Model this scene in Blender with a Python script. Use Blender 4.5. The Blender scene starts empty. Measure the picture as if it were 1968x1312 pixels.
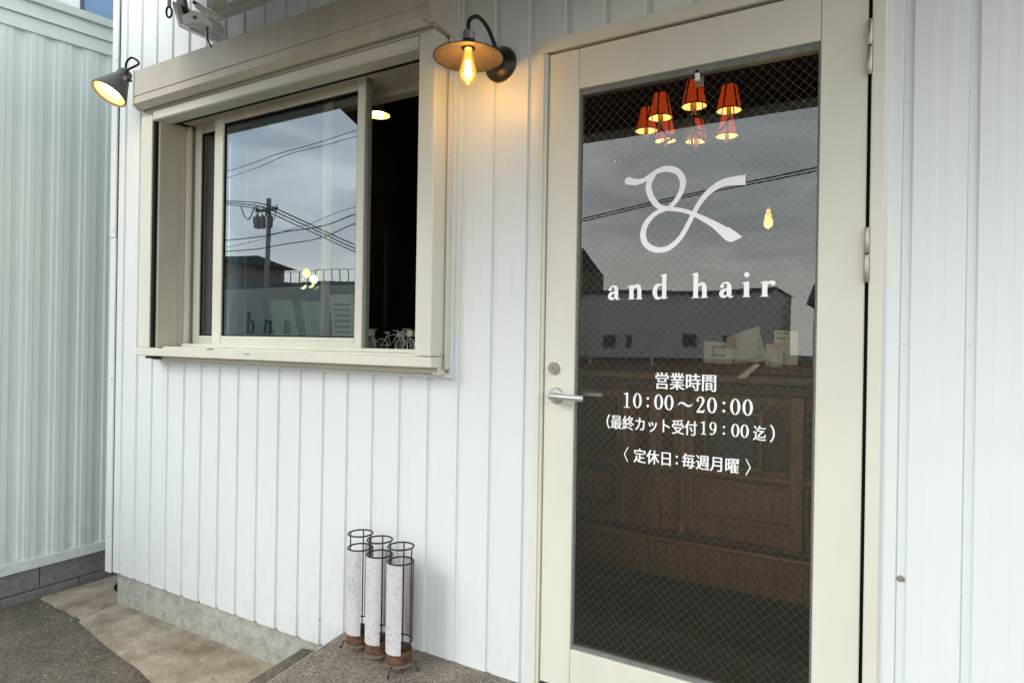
import bpy, bmesh, math, random
from mathutils import Vector, Matrix
random.seed(7)
S = bpy.context.scene
COL = S.collection
R = math.radians

# ------------------------------------------------------------------ camera
F_PX, PHI, ROLL, DIST, ZC = 1220.0, R(30), 0.016, 1.85, 1.42
FW = Vector((-math.sin(PHI), math.cos(PHI), 0)); RT = Vector((math.cos(PHI), math.sin(PHI), 0)); UP = Vector((0, 0, 1))
CAM = Vector((0, -DIST, ZC))
cd = bpy.data.cameras.new('camera'); cam = bpy.data.objects.new('camera', cd); COL.objects.link(cam)
cd.sensor_width = 36; cd.lens = 36 * F_PX / 1968; cd.clip_start = 0.02; cd.clip_end = 1000
ax = RT * math.cos(ROLL) + UP * math.sin(ROLL); ay = -RT * math.sin(ROLL) + UP * math.cos(ROLL); az = -FW
cam.matrix_world = Matrix(((ax.x, ay.x, az.x, CAM.x), (ax.y, ay.y, az.y, CAM.y), (ax.z, ay.z, az.z, CAM.z), (0, 0, 0, 1)))
S.camera = cam
def ray(x, y):
    u, v = x - 984, 656 - y
    a = u * math.cos(ROLL) - v * math.sin(ROLL); b = u * math.sin(ROLL) + v * math.cos(ROLL)
    return RT * a + UP * b + FW * F_PX
def wy(x, y, Y=0.0):
    d = ray(x, y); return CAM + d * ((Y - CAM.y) / d.y)
def wz(x, y, Z=0.0):
    d = ray(x, y); return CAM + d * ((Z - CAM.z) / d.z)
def wx(x, y, X):
    d = ray(x, y); return CAM + d * (X / d.x)

# ------------------------------------------------------------------ world, sun, exposure
SUN_AZ = Vector((-0.45, -0.893)); SUN_EL = R(31)
W = bpy.data.worlds.new('World'); S.world = W; W.use_nodes = True
nt = W.node_tree; N = nt.nodes; L = nt.links; N.clear()
out = N.new('ShaderNodeOutputWorld'); bg = N.new('ShaderNodeBackground'); L.new(bg.outputs[0], out.inputs[0])
sky = N.new('ShaderNodeTexSky'); sky.sky_type = 'NISHITA'; sky.sun_disc = False
sky.sun_elevation = SUN_EL; sky.sun_rotation = math.atan2(SUN_AZ.x, SUN_AZ.y); sky.air_density = 1.3; sky.dust_density = 1.5
tc = N.new('ShaderNodeTexCoord'); sep = N.new('ShaderNodeSeparateXYZ'); L.new(tc.outputs['Generated'], sep.inputs[0])
mx = N.new('ShaderNodeMath'); mx.operation = 'MAXIMUM'; mx.inputs[1].default_value = 0.0; L.new(sep.outputs[2], mx.inputs[0])
ad = N.new('ShaderNodeMath'); ad.operation = 'ADD'; ad.inputs[1].default_value = 0.16; L.new(mx.outputs[0], ad.inputs[0])
dv = N.new('ShaderNodeVectorMath'); dv.operation = 'DIVIDE'; L.new(tc.outputs['Generated'], dv.inputs[0])
cmb = N.new('ShaderNodeCombineXYZ'); L.new(ad.outputs[0], cmb.inputs[0]); L.new(ad.outputs[0], cmb.inputs[1]); cmb.inputs[2].default_value = 1
L.new(cmb.outputs[0], dv.inputs[1])
ns = N.new('ShaderNodeTexNoise'); ns.inputs['Scale'].default_value = 1.5; ns.inputs['Detail'].default_value = 7; ns.inputs['Roughness'].default_value = 0.55
ns.inputs['Distortion'].default_value = 0.6; L.new(dv.outputs[0], ns.inputs[0])
rp = N.new('ShaderNodeValToRGB'); rp.color_ramp.elements[0].position = 0.40; rp.color_ramp.elements[1].position = 0.62
rp.color_ramp.elements[0].color = (6.0, 6.8, 8.0, 1); rp.color_ramp.elements[1].color = (12.8, 13.0, 13.2, 1); L.new(ns.outputs[0], rp.inputs[0])
mixc = N.new('ShaderNodeMixRGB'); mixc.inputs[0].default_value = 0.72; L.new(sky.outputs[0], mixc.inputs[1]); L.new(rp.outputs[0], mixc.inputs[2])
hz = N.new('ShaderNodeMapRange'); hz.inputs[1].default_value = 0.0; hz.inputs[2].default_value = 0.22; hz.inputs[3].default_value = 1.0; hz.inputs[4].default_value = 0.0; hz.interpolation_type = 'SMOOTHSTEP'
L.new(mx.outputs[0], hz.inputs[0]); hm = N.new('ShaderNodeMath'); hm.operation = 'MULTIPLY'; hm.inputs[1].default_value = 0.85; L.new(hz.outputs[0], hm.inputs[0])
mixh = N.new('ShaderNodeMixRGB'); L.new(hm.outputs[0], mixh.inputs[0]); L.new(mixc.outputs[0], mixh.inputs[1]); mixh.inputs[2].default_value = (16.5, 15.0, 14.2, 1)   # pale haze low over the roofs
L.new(mixh.outputs[0], bg.inputs[0]); bg.inputs[1].default_value = 0.15
sd = bpy.data.lights.new('sun', 'SUN'); sd.energy = 0.75; sd.angle = R(20); sd.color = (1.0, 0.95, 0.88)
sun = bpy.data.objects.new('sun', sd); COL.objects.link(sun)
sdir = Vector((SUN_AZ.x * math.cos(SUN_EL), SUN_AZ.y * math.cos(SUN_EL), math.sin(SUN_EL)))
sun.rotation_euler = sdir.to_track_quat('Z', 'Y').to_euler(); sun.location = sdir * 20
S.view_settings.view_transform = 'Standard'; S.view_settings.look = 'None'; S.view_settings.gamma = 1
S.view_settings.exposure = 0.56; S.view_settings.use_curve_mapping = False
S.render.engine = 'CYCLES'; S.cycles.max_bounces = 10; S.cycles.transparent_max_bounces = 24; S.cycles.use_denoising = True
S.cycles.sample_clamp_indirect = 6.0

# ------------------------------------------------------------------ materials
def new_mat(name):
    m = bpy.data.materials.new(name); m.use_nodes = True
    return m, m.node_tree.nodes, m.node_tree.links, m.node_tree.nodes['Principled BSDF']
def mat(name, col, rough=0.5, metal=0.0, var=0.08, vscale=6.0, bump=0.0, bscale=60.0, stretch=(1, 1, 1), spec=0.5, rvar=0.0):
    m, n, l, p = new_mat(name)
    p.inputs['Roughness'].default_value = rough; p.inputs['Metallic'].default_value = metal; p.inputs['Specular IOR Level'].default_value = spec
    t = n.new('ShaderNodeTexCoord'); mp = n.new('ShaderNodeMapping'); mp.inputs['Scale'].default_value = stretch
    g = n.new('ShaderNodeNewGeometry'); l.new(g.outputs['Position'], mp.inputs[0])
    nz = n.new('ShaderNodeTexNoise'); nz.inputs['Scale'].default_value = vscale; nz.inputs['Detail'].default_value = 6; l.new(mp.outputs[0], nz.inputs[0])
    cr = n.new('ShaderNodeValToRGB'); cr.color_ramp.elements[0].position = 0.3; cr.color_ramp.elements[1].position = 0.7
    cr.color_ramp.elements[0].color = tuple(c * (1 - var) for c in col) + (1,); cr.color_ramp.elements[1].color = tuple(min(1, c * (1 + var)) for c in col) + (1,)
    l.new(nz.outputs[0], cr.inputs[0]); l.new(cr.outputs[0], p.inputs['Base Color'])
    if rvar:
        mr = n.new('ShaderNodeMapRange'); mr.inputs[3].default_value = rough - rvar; mr.inputs[4].default_value = rough + rvar
        l.new(nz.outputs[0], mr.inputs[0]); l.new(mr.outputs[0], p.inputs['Roughness'])
    if bump:
        nb = n.new('ShaderNodeTexNoise'); nb.inputs['Scale'].default_value = bscale; nb.inputs['Detail'].default_value = 4; l.new(mp.outputs[0], nb.inputs[0])
        b = n.new('ShaderNodeBump'); b.inputs['Strength'].default_value = bump; b.inputs['Distance'].default_value = 0.01
        l.new(nb.outputs[0], b.inputs['Height']); l.new(b.outputs[0], p.inputs['Normal'])
    return m
def emit(name, col, strength):
    m, n, l, p = new_mat(name)
    p.inputs['Base Color'].default_value = tuple(min(1, c) for c in col) + (1,)
    p.inputs['Emission Color'].default_value = tuple(col) + (1,); p.inputs['Emission Strength'].default_value = strength
    return m
def glass(name, ior, tint, rough=0.0, coat=(1, 1, 1)):
    m, n, l, p = new_mat(name); n.remove(p)
    o = n['Material Output']; tr = n.new('ShaderNodeBsdfTransparent'); tr.inputs[0].default_value = tint + (1,)
    gl = n.new('ShaderNodeBsdfGlossy'); gl.inputs['Roughness'].default_value = rough; gl.inputs[0].default_value = coat + (1,)
    fr = n.new('ShaderNodeFresnel'); fr.inputs[0].default_value = ior
    g = n.new('ShaderNodeNewGeometry'); nz = n.new('ShaderNodeTexNoise'); nz.inputs['Scale'].default_value = 2.2; nz.inputs['Detail'].default_value = 1
    l.new(g.outputs['Position'], nz.inputs[0]); b = n.new('ShaderNodeBump'); b.inputs['Strength'].default_value = 0.09; b.inputs['Distance'].default_value = 0.01
    l.new(nz.outputs[0], b.inputs['Height']); l.new(b.outputs[0], gl.inputs['Normal'])
    mxs = n.new('ShaderNodeMixShader'); l.new(fr.outputs[0], mxs.inputs[0]); l.new(tr.outputs[0], mxs.inputs[1]); l.new(gl.outputs[0], mxs.inputs[2])
    l.new(mxs.outputs[0], o.inputs[0]); return m
def speckle(name, base, dark, light, scale, patch=None, rough=0.9, bump=0.6, pscale=3.0):
    m, n, l, p = new_mat(name); p.inputs['Roughness'].default_value = rough
    g = n.new('ShaderNodeNewGeometry')
    v = n.new('ShaderNodeTexVoronoi'); v.inputs['Scale'].default_value = scale; l.new(g.outputs['Position'], v.inputs['Vector'])
    sp = n.new('ShaderNodeSeparateColor'); l.new(v.outputs['Color'], sp.inputs[0])
    cr = n.new('ShaderNodeValToRGB'); e = cr.color_ramp.elements
    e[0].position = 0.0; e[0].color = dark + (1,); e[1].position = 1.0; e[1].color = light + (1,)
    k = e.new(0.35); k.color = base + (1,); k = e.new(0.8); k.color = tuple(c * 1.12 for c in base) + (1,)
    l.new(sp.outputs[0], cr.inputs[0])
    nz = n.new('ShaderNodeTexNoise'); nz.inputs['Scale'].default_value = pscale; nz.inputs['Detail'].default_value = 8; nz.inputs['Roughness'].default_value = 0.65
    l.new(g.outputs['Position'], nz.inputs[0])
    c2 = n.new('ShaderNodeValToRGB'); c2.color_ramp.elements[0].position = 0.32; c2.color_ramp.elements[1].position = 0.7
    pc = patch or (0.6, 0.58, 0.55); c2.color_ramp.elements[0].color = pc + (1,); c2.color_ramp.elements[1].color = (1.15, 1.13, 1.1, 1)
    l.new(nz.outputs[0], c2.inputs[0])
    mm = n.new('ShaderNodeMixRGB'); mm.blend_type = 'MULTIPLY'; mm.inputs[0].default_value = 1; l.new(cr.outputs[0], mm.inputs[1]); l.new(c2.outputs[0], mm.inputs[2])
    l.new(mm.outputs[0], p.inputs['Base Color'])
    b = n.new('ShaderNodeBump'); b.inputs['Strength'].default_value = bump; b.inputs['Distance'].default_value = 0.004
    l.new(sp.outputs[1], b.inputs['Height']); l.new(b.outputs[0], p.inputs['Normal'])
    return m
def wood(name, c0, c1, scale=1.0, rough=0.4):
    m, n, l, p = new_mat(name); p.inputs['Roughness'].default_value = rough
    g = n.new('ShaderNodeNewGeometry'); mp = n.new('ShaderNodeMapping'); mp.inputs['Scale'].default_value = (34 * scale, 34 * scale, 2.4 * scale)
    l.new(g.outputs['Position'], mp.inputs[0]); nz = n.new('ShaderNodeTexNoise'); nz.inputs['Scale'].default_value = 3; nz.inputs['Detail'].default_value = 8; nz.inputs['Distortion'].default_value = 1.2
    l.new(mp.outputs[0], nz.inputs[0]); cr = n.new('ShaderNodeValToRGB'); cr.color_ramp.elements[0].position = 0.3; cr.color_ramp.elements[1].position = 0.72
    cr.color_ramp.elements[0].color = c0 + (1,); cr.color_ramp.elements[1].color = c1 + (1,); l.new(nz.outputs[0], cr.inputs[0]); l.new(cr.outputs[0], p.inputs['Base Color'])
    return m
M = {}
def clad_mat(name, col, rough, streak, splash, zlo, zhi):
    m, n, l, p = new_mat(name); g = n.new('ShaderNodeNewGeometry')
    def noise(scale, detail, st, rgh=0.55):
        mp = n.new('ShaderNodeMapping'); mp.inputs['Scale'].default_value = st; l.new(g.outputs['Position'], mp.inputs[0])
        z = n.new('ShaderNodeTexNoise'); z.inputs['Scale'].default_value = scale; z.inputs['Detail'].default_value = detail; z.inputs['Roughness'].default_value = rgh; l.new(mp.outputs[0], z.inputs[0]); return z.outputs[0]
    def rng(src, a, b, c, d):
        r = n.new('ShaderNodeMapRange'); r.inputs[1].default_value = a; r.inputs[2].default_value = b; r.inputs[3].default_value = c; r.inputs[4].default_value = d; l.new(src, r.inputs[0]); return r.outputs[0]
    def mul(a, b):
        q = n.new('ShaderNodeMath'); q.operation = 'MULTIPLY'; l.new(a, q.inputs[0]); l.new(b, q.inputs[1]); return q.outputs[0]
    st = mul(rng(noise(9, 6, (5, 5, 0.25)), 0.52, 0.75, 0, 1), rng(noise(1.6, 3, (1, 1, 1)), 0.45, 0.7, 0, streak))
    sp = n.new('ShaderNodeSeparateXYZ'); l.new(g.outputs['Position'], sp.inputs[0])
    sl = mul(rng(sp.outputs[2], zlo, zhi, 1, 0), rng(noise(22, 8, (1, 1, 0.7), 0.7), 0.42, 0.66, 0.1 * splash, splash))
    m1 = n.new('ShaderNodeMixRGB'); m1.inputs[1].default_value = col + (1,); m1.inputs[2].default_value = (0.38, 0.38, 0.34, 1); l.new(st, m1.inputs[0])
    m2 = n.new('ShaderNodeMixRGB'); l.new(m1.outputs[0], m2.inputs[1]); m2.inputs[2].default_value = (0.34, 0.31, 0.25, 1); l.new(sl, m2.inputs[0])
    l.new(m2.outputs[0], p.inputs['Base Color']); l.new(rng(noise(3, 4, (1, 1, 0.3)), 0.3, 0.7, rough - 0.07, rough + 0.12), p.inputs['Roughness'])
    b = n.new('ShaderNodeBump'); b.inputs['Strength'].default_value = 0.17; b.inputs['Distance'].default_value = 0.01; l.new(noise(5, 2, (1, 1, 0.35)), b.inputs['Height']); l.new(b.outputs[0], p.inputs['Normal'])
    return m
M['siding'] = clad_mat('white_painted_steel', (0.70, 0.75, 0.735), 0.36, 0.16, 0.20, 0.16, 0.6)
M['siding_old'] = clad_mat('weathered_pale_green_steel', (0.64, 0.73, 0.695), 0.48, 0.28, 0.35, 0.2, 0.8)
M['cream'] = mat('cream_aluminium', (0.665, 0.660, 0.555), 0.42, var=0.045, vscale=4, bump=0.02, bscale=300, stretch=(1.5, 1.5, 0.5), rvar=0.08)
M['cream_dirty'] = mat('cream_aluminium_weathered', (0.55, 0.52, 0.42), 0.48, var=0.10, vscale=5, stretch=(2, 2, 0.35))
M['black'] = mat('black_rubber', (0.010, 0.010, 0.010), 0.75, spec=0.25)
M['dark_metal'] = mat('dark_bronze_metal', (0.030, 0.025, 0.020), 0.38, metal=0.4, var=0.3, vscale=40)
M['lamp_grey'] = mat('grey_lamp_paint', (0.085, 0.085, 0.085), 0.55, var=0.15, vscale=30)
M['shade_in'] = mat('bronze_shade_enamel', (0.085, 0.062, 0.040), 0.45, metal=0.2, var=0.15, vscale=30)
M['chrome'] = mat('brushed_steel', (0.58, 0.57, 0.55), 0.28, metal=1.0, var=0.06, vscale=60)
M['socket_steel'] = mat('galvanised_socket', (0.42, 0.42, 0.43), 0.35, metal=0.9, var=0.2, vscale=60)
M['nickel'] = mat('satin_nickel', (0.40, 0.38, 0.33), 0.42, metal=0.85, var=0.05)
M['silver'] = mat('silver_paint', (0.50, 0.51, 0.52), 0.34, metal=0.55, var=0.03)
M['wire'] = mat('glass_wire', (0.40, 0.385, 0.34), 0.5, metal=0.3, var=0.1)
M['letter'] = mat('white_vinyl', (0.93, 0.94, 0.93), 0.5, var=0.01)
M['plastic_white'] = mat('white_plastic', (0.72, 0.72, 0.69), 0.4, var=0.03)
M['seal'] = mat('grey_glazing_seal', (0.16, 0.17, 0.155), 0.6, var=0.2, vscale=40)
M['door_glass'] = glass('wired_glass', 1.84, (0.84, 0.87, 0.82), coat=(0.94, 1.0, 0.99))
M['win_glass'] = glass('double_glazing', 2.55, (0.82, 0.92, 0.87), coat=(0.80, 0.93, 1.0))
M['asphalt'] = speckle('asphalt', (0.148, 0.126, 0.090), (0.065, 0.056, 0.040), (0.27, 0.24, 0.18), 165, patch=(0.62, 0.62, 0.62), pscale=5)
M['aggregate'] = speckle('exposed_aggregate', (0.24, 0.205, 0.165), (0.10, 0.088, 0.072), (0.42, 0.38, 0.32), 190, patch=(0.66, 0.67, 0.64), pscale=7)
M['concrete'] = speckle('concrete_wall', (0.42, 0.42, 0.37), (0.33, 0.33, 0.29), (0.46, 0.455, 0.41), 330, patch=(0.64, 0.65, 0.64), bump=0.3, pscale=26)
M['apron'] = speckle('stained_concrete', (0.43, 0.385, 0.30), (0.32, 0.28, 0.21), (0.50, 0.45, 0.36), 260, patch=(0.50, 0.44, 0.36), bump=0.3, pscale=6)
M['edge_highlight'] = speckle('step_edge_highlight', (0.46, 0.43, 0.36), (0.32, 0.30, 0.25), (0.54, 0.51, 0.44), 300, bump=0.2)  # bright line along the step edges, painted on the bevels as a paler colour
M['aggregate_shaded'] = speckle('shaded_aggregate', (0.15, 0.128, 0.100), (0.07, 0.06, 0.048), (0.28, 0.25, 0.20), 190, patch=(0.66, 0.67, 0.64), pscale=7)  # shade on the lower tread, put into the colour as a darker aggregate
M['block'] = speckle('grey_block', (0.20, 0.20, 0.185), (0.14, 0.14, 0.13), (0.26, 0.26, 0.24), 150, patch=(0.7, 0.7, 0.7), bump=0.3, pscale=5)
M['wood'] = wood('antique_wood', (0.20, 0.098, 0.036), (0.42, 0.225, 0.088))
M['wood_dark'] = wood('dark_wood', (0.05, 0.024, 0.011), (0.16, 0.08, 0.034))
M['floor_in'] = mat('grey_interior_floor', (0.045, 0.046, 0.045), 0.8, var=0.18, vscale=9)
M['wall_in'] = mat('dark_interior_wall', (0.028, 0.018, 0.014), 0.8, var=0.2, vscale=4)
M['paper'] = mat('white_paper', (0.74, 0.75, 0.70), 0.8, var=0.03)
M['paper_green'] = mat('pale_green_paper', (0.62, 0.74, 0.62), 0.8, var=0.05)
M['paper_blue'] = mat('pale_blue_paper', (0.46, 0.54, 0.56), 0.8, var=0.06)
M['paper_dimmed'] = mat('dimmed_card', (0.40, 0.42, 0.41), 0.8, var=0.08, vscale=30)  # white card with the dim indoor light put into its colour
M['ink'] = mat('grey_print', (0.10, 0.11, 0.10), 0.8, var=0.2, vscale=60)
M['green_print'] = mat('green_print', (0.20, 0.26, 0.15), 0.8, var=0.4, vscale=50)
M['red_print'] = mat('red_print', (0.45, 0.03, 0.03), 0.7)
M['teal'] = mat('teal_print', (0.03, 0.22, 0.20), 0.6)
M['rust'] = mat('rusted_cup', (0.105, 0.052, 0.024), 0.8, var=0.55, vscale=35, bump=0.3, bscale=90, stretch=(1, 1, 3))
M['rust_pale'] = mat('faded_rust', (0.17, 0.12, 0.085), 0.8, var=0.3, vscale=40)
M['iron'] = mat('dark_iron_wire', (0.045, 0.040, 0.038), 0.55, metal=0.5, var=0.3, vscale=60)
M['fabric'] = mat('maroon_awning_cloth', (0.055, 0.020, 0.018), 0.9, var=0.12, vscale=15)
M['wood_grey'] = mat('weathered_grey_batten', (0.33, 0.29, 0.28), 0.8, var=0.55, vscale=30, stretch=(1, 1, 0.15))
M['yellow'] = mat('yellow_flower', (0.62, 0.52, 0.03), 0.7, var=0.15, vscale=80)
M['cream_flower'] = mat('cream_flower', (0.72, 0.68, 0.40), 0.7, var=0.1, vscale=80)
M['bike'] = mat('grey_bike_wire', (0.62, 0.61, 0.58), 0.4, metal=0.4, var=0.2, vscale=80)
M['drab'] = mat('drab_render_wall', (0.78, 0.76, 0.68), 0.85, var=0.06, vscale=0.6)
M['far_white'] = mat('far_white_wall', (0.80, 0.81, 0.78), 0.8, var=0.04, vscale=0.5)
M['far_dark'] = mat('far_dark_wall', (0.17, 0.165, 0.165), 0.8, var=0.15, vscale=0.8)
M['far_brown'] = mat('far_brown_wall', (0.22, 0.17, 0.13), 0.8, var=0.15, vscale=0.8)
M['roof'] = mat('dark_roof_tile', (0.05, 0.05, 0.055), 0.7, var=0.2)
M['pole'] = mat('grey_concrete_pole', (0.26, 0.26, 0.25), 0.8, var=0.08)
M['cable'] = mat('black_cable', (0.012, 0.012, 0.014), 0.6)
M['blue_glass'] = mat('blue_tinted_glass', (0.10, 0.20, 0.34), 0.08, var=0.02, spec=0.8)
M['far_glass'] = mat('dark_window_glass', (0.03, 0.035, 0.04), 0.1, var=0.02)
def distressed():
    m, n, l, p = new_mat('distressed_white_paint'); p.inputs['Roughness'].default_value = 0.7
    g = n.new('ShaderNodeNewGeometry')
    def noise(scale, st, det=8):
        mp = n.new('ShaderNodeMapping'); mp.inputs['Scale'].default_value = st; l.new(g.outputs['Position'], mp.inputs[0])
        z = n.new('ShaderNodeTexNoise'); z.inputs['Scale'].default_value = scale; z.inputs['Detail'].default_value = det; z.inputs['Roughness'].default_value = 0.7; l.new(mp.outputs[0], z.inputs[0]); return z.outputs[0]
    a = noise(150, (1, 1, 0.55)); b_ = noise(22, (1, 1, 0.7), 4)
    mm = n.new('ShaderNodeMath'); mm.operation = 'MULTIPLY_ADD'; mm.inputs[1].default_value = 0.55; l.new(b_, mm.inputs[0]); l.new(a, mm.inputs[2])
    cr = n.new('ShaderNodeValToRGB'); e = cr.color_ramp.elements
    e[0].position = 0.52; e[0].color = (0.10, 0.085, 0.078, 1); e[1].position = 0.90; e[1].color = (0.59, 0.59, 0.58, 1); k = e.new(0.61); k.color = (0.30, 0.28, 0.27, 1); k = e.new(0.67); k.color = (0.50, 0.485, 0.475, 1)
    l.new(mm.outputs[0], cr.inputs[0]); l.new(cr.outputs[0], p.inputs['Base Color'])
    b = n.new('ShaderNodeBump'); b.inputs['Strength'].default_value = 0.6; b.inputs['Distance'].default_value = 0.002; l.new(a, b.inputs['Height']); l.new(b.outputs[0], p.inputs['Normal'])
    return m
M['distressed'] = distressed()
def bulb_glass():
    m, n, l, p = new_mat('amber_bulb_glass'); n.remove(p); o = n['Material Output']
    tr = n.new('ShaderNodeBsdfTransparent'); tr.inputs[0].default_value = (1.0, 0.80, 0.45, 1)
    gl = n.new('ShaderNodeBsdfGlossy'); gl.inputs['Roughness'].default_value = 0.05
    em = n.new('ShaderNodeEmission'); em.inputs[0].default_value = (1.0, 0.50, 0.10, 1); em.inputs[1].default_value = 0.55
    lw = n.new('ShaderNodeLayerWeight'); lw.inputs[0].default_value = 0.25
    a = n.new('ShaderNodeAddShader'); l.new(tr.outputs[0], a.inputs[0]); l.new(em.outputs[0], a.inputs[1])
    mi = n.new('ShaderNodeMixShader'); l.new(lw.outputs['Fresnel'], mi.inputs[0]); l.new(a.outputs[0], mi.inputs[1]); l.new(gl.outputs[0], mi.inputs[2])
    l.new(mi.outputs[0], o.inputs[0]); return m
M['bulb_glass'] = bulb_glass()
M['filament'] = emit('glowing_filament', (1.0, 0.72, 0.32), 30)
M['filament_amber'] = emit('glowing_amber_filament', (1.0, 0.40, 0.03), 3.5)
M['led'] = emit('glowing_warm_bulb', (1.0, 0.83, 0.50), 14)
M['shade_red'] = emit('lit_red_lampshade', (0.60, 0.05, 0.006), 0.42)
M['shade_red'].node_tree.nodes['Principled BSDF'].inputs['Roughness'].default_value = 0.8
M['shade_lin'] = emit('lit_lampshade_lining', (1.0, 0.66, 0.22), 1.0)
M['shade_trim'] = mat('dark_red_shade_trim', (0.03, 0.004, 0.004), 0.8)

# ------------------------------------------------------------------ builders
WL = {}
def link(o, parent=None, loc=(0, 0, 0)):
    COL.objects.link(o); loc = Vector(loc); WL[o] = loc
    if parent is not None:
        o.parent = parent; o.location = loc - WL[parent]
    else:
        o.location = loc
    return o
def tag(o, label=None, cat=None, group=None, kind=None):
    if label: o['label'] = label
    if cat: o['category'] = cat
    if group: o['group'] = group
    if kind: o['kind'] = kind
    return o
def thing(name, loc, label, cat, group=None):
    o = bpy.data.objects.new(name, None); o.empty_display_size = 0.1
    link(o, None, loc); return tag(o, label, cat, group)
def mesh_of(bm, name, smooth=False):
    bmesh.ops.recalc_face_normals(bm, faces=bm.faces[:])
    me = bpy.data.meshes.new(name); bm.to_mesh(me); bm.free()
    if smooth:
        for p in me.polygons: p.use_smooth = True
    return me
def add(name, bm, m, parent=None, smooth=False, origin=None, label=None):
    """bm in world coordinates; the origin goes to the bounding-box centre unless given"""
    vs = bm.verts[:]
    if origin is None:
        lo = Vector((min(v.co[i] for v in vs) for i in range(3))); hi = Vector((max(v.co[i] for v in vs) for i in range(3)))
        origin = Vector(((lo.x + hi.x) / 2, (lo.y + hi.y) / 2, lo.z))
    origin = Vector(origin)
    bmesh.ops.translate(bm, verts=vs, vec=-origin)
    o = bpy.data.objects.new(name, mesh_of(bm, name, smooth)); o.data.materials.append(M[m] if isinstance(m, str) else m)
    if smooth == 'auto':
        for p in o.data.polygons: p.use_smooth = True
        try: o.data.set_sharp_from_angle(angle=R(35))
        except Exception: pass
    link(o, parent, origin)
    if label: o['label'] = label
    return o
def BM(): return bmesh.new()
def box(bm, x0, x1, y0, y1, z0, z1, bev=0.0, seg=1):
    r = bmesh.ops.create_cube(bm, size=1.0); vs = r['verts']
    for v in vs: v.co = Vector(((x0 + x1) / 2 + v.co.x * (x1 - x0), (y0 + y1) / 2 + v.co.y * (y1 - y0), (z0 + z1) / 2 + v.co.z * (z1 - z0)))
    if bev:
        es = set(e for v in vs for e in v.link_edges)
        bmesh.ops.bevel(bm, geom=list(es), offset=bev, segments=seg, affect='EDGES', profile=0.5)
    return bm
def obox(name, m, parent, x0, x1, y0, y1, z0, z1, bev=0.0, seg=1, label=None):
    return add(name, box(BM(), x0, x1, y0, y1, z0, z1, bev, seg), m, parent, label=label)
def prism(bm, poly, axis, a, b):
    """poly: 2D points in the other two axes (in order x<y<z), extruded along axis from a to b"""
    def P(p, t):
        if axis == 'x': return (t, p[0], p[1])
        if axis == 'y': return (p[0], t, p[1])
        return (p[0], p[1], t)
    va = [bm.verts.new(P(p, a)) for p in poly]; vb = [bm.verts.new(P(p, b)) for p in poly]
    n = len(poly); bm.faces.new(va); bm.faces.new(vb[::-1])
    for i in range(n): bm.faces.new((va[i], vb[i], vb[(i + 1) % n], va[(i + 1) % n]))
    return bm
def smooth_pts(pts, sub=6, closed=False):
    pts = [Vector(p) for p in pts]; n = len(pts); o = []
    rng = range(n if closed else n - 1)
    for i in rng:
        if closed: p0, p1, p2, p3 = pts[i - 1], pts[i], pts[(i + 1) % n], pts[(i + 2) % n]
        else: p0, p1, p2, p3 = pts[max(i - 1, 0)], pts[i], pts[i + 1], pts[min(i + 2, n - 1)]
        for k in range(sub):
            t = k / sub
            o.append(0.5 * ((2 * p1) + (-p0 + p2) * t + (2 * p0 - 5 * p1 + 4 * p2 - p3) * t * t + (-p0 + 3 * p1 - 3 * p2 + p3) * t ** 3))
    if not closed: o.append(pts[-1])
    return o
def tube(bm, pts, r, seg=8, closed=False, cap=True):
    pts = [Vector(p) for p in pts]; n = len(pts); rings = []; prev = None
    for i, p in enumerate(pts):
        if closed: d = pts[(i + 1) % n] - pts[i - 1]
        else: d = pts[min(i + 1, n - 1)] - pts[max(i - 1, 0)]
        d.normalize()
        if prev is None:
            u = d.orthogonal().normalized()
        else:
            u = (prev - d * prev.dot(d)).normalized()
        prev = u; w = d.cross(u); rr = r[i] if isinstance(r, (list, tuple)) else r
        rings.append([bm.verts.new(p + (u * math.cos(2 * math.pi * k / seg) + w * math.sin(2 * math.pi * k / seg)) * rr) for k in range(seg)])
    for i in range(n if closed else n - 1):
        A, B = rings[i], rings[(i + 1) % n]
        for k in range(seg): bm.faces.new((A[k], A[(k + 1) % seg], B[(k + 1) % seg], B[k]))
    if cap and not closed: bm.faces.new(rings[0][::-1]); bm.faces.new(rings[-1])
    return bm
def lathe(bm, prof, seg=32, mtx=None, a0=0.0, a1=2 * math.pi, close=False):
    """prof: (r, z) points revolved about local z"""
    full = abs(a1 - a0) > 6.28; n = seg if full else seg + 1; rows = []
    for r, z in prof:
        if r < 1e-6:
            v = bm.verts.new((mtx @ Vector((0, 0, z))) if mtx else (0, 0, z)); rows.append([v] * n); continue
        row = []
        for k in range(n):
            a = a0 + (a1 - a0) * k / seg; c = Vector((r * math.cos(a), r * math.sin(a), z)); row.append(bm.verts.new(mtx @ c if mtx else c))
        rows.append(row)
    rng = list(range(len(rows) - 1)) + ([len(rows) - 1] if close else [])
    for i in rng:
        A, B = rows[i], rows[(i + 1) % len(rows)]
        for k in range(n if full else n - 1):
            k2 = (k + 1) % n; q = []
            for v in (A[k], A[k2], B[k2], B[k]):
                if v not in q: q.append(v)
            if len(q) > 2:
                try: bm.faces.new(q)
                except ValueError: pass
    return bm
def aim(p, d):
    """matrix with local z along d at p"""
    return Matrix.Translation(Vector(p)) @ Vector(d).to_track_quat('Z', 'Y').to_matrix().to_4x4()

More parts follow.
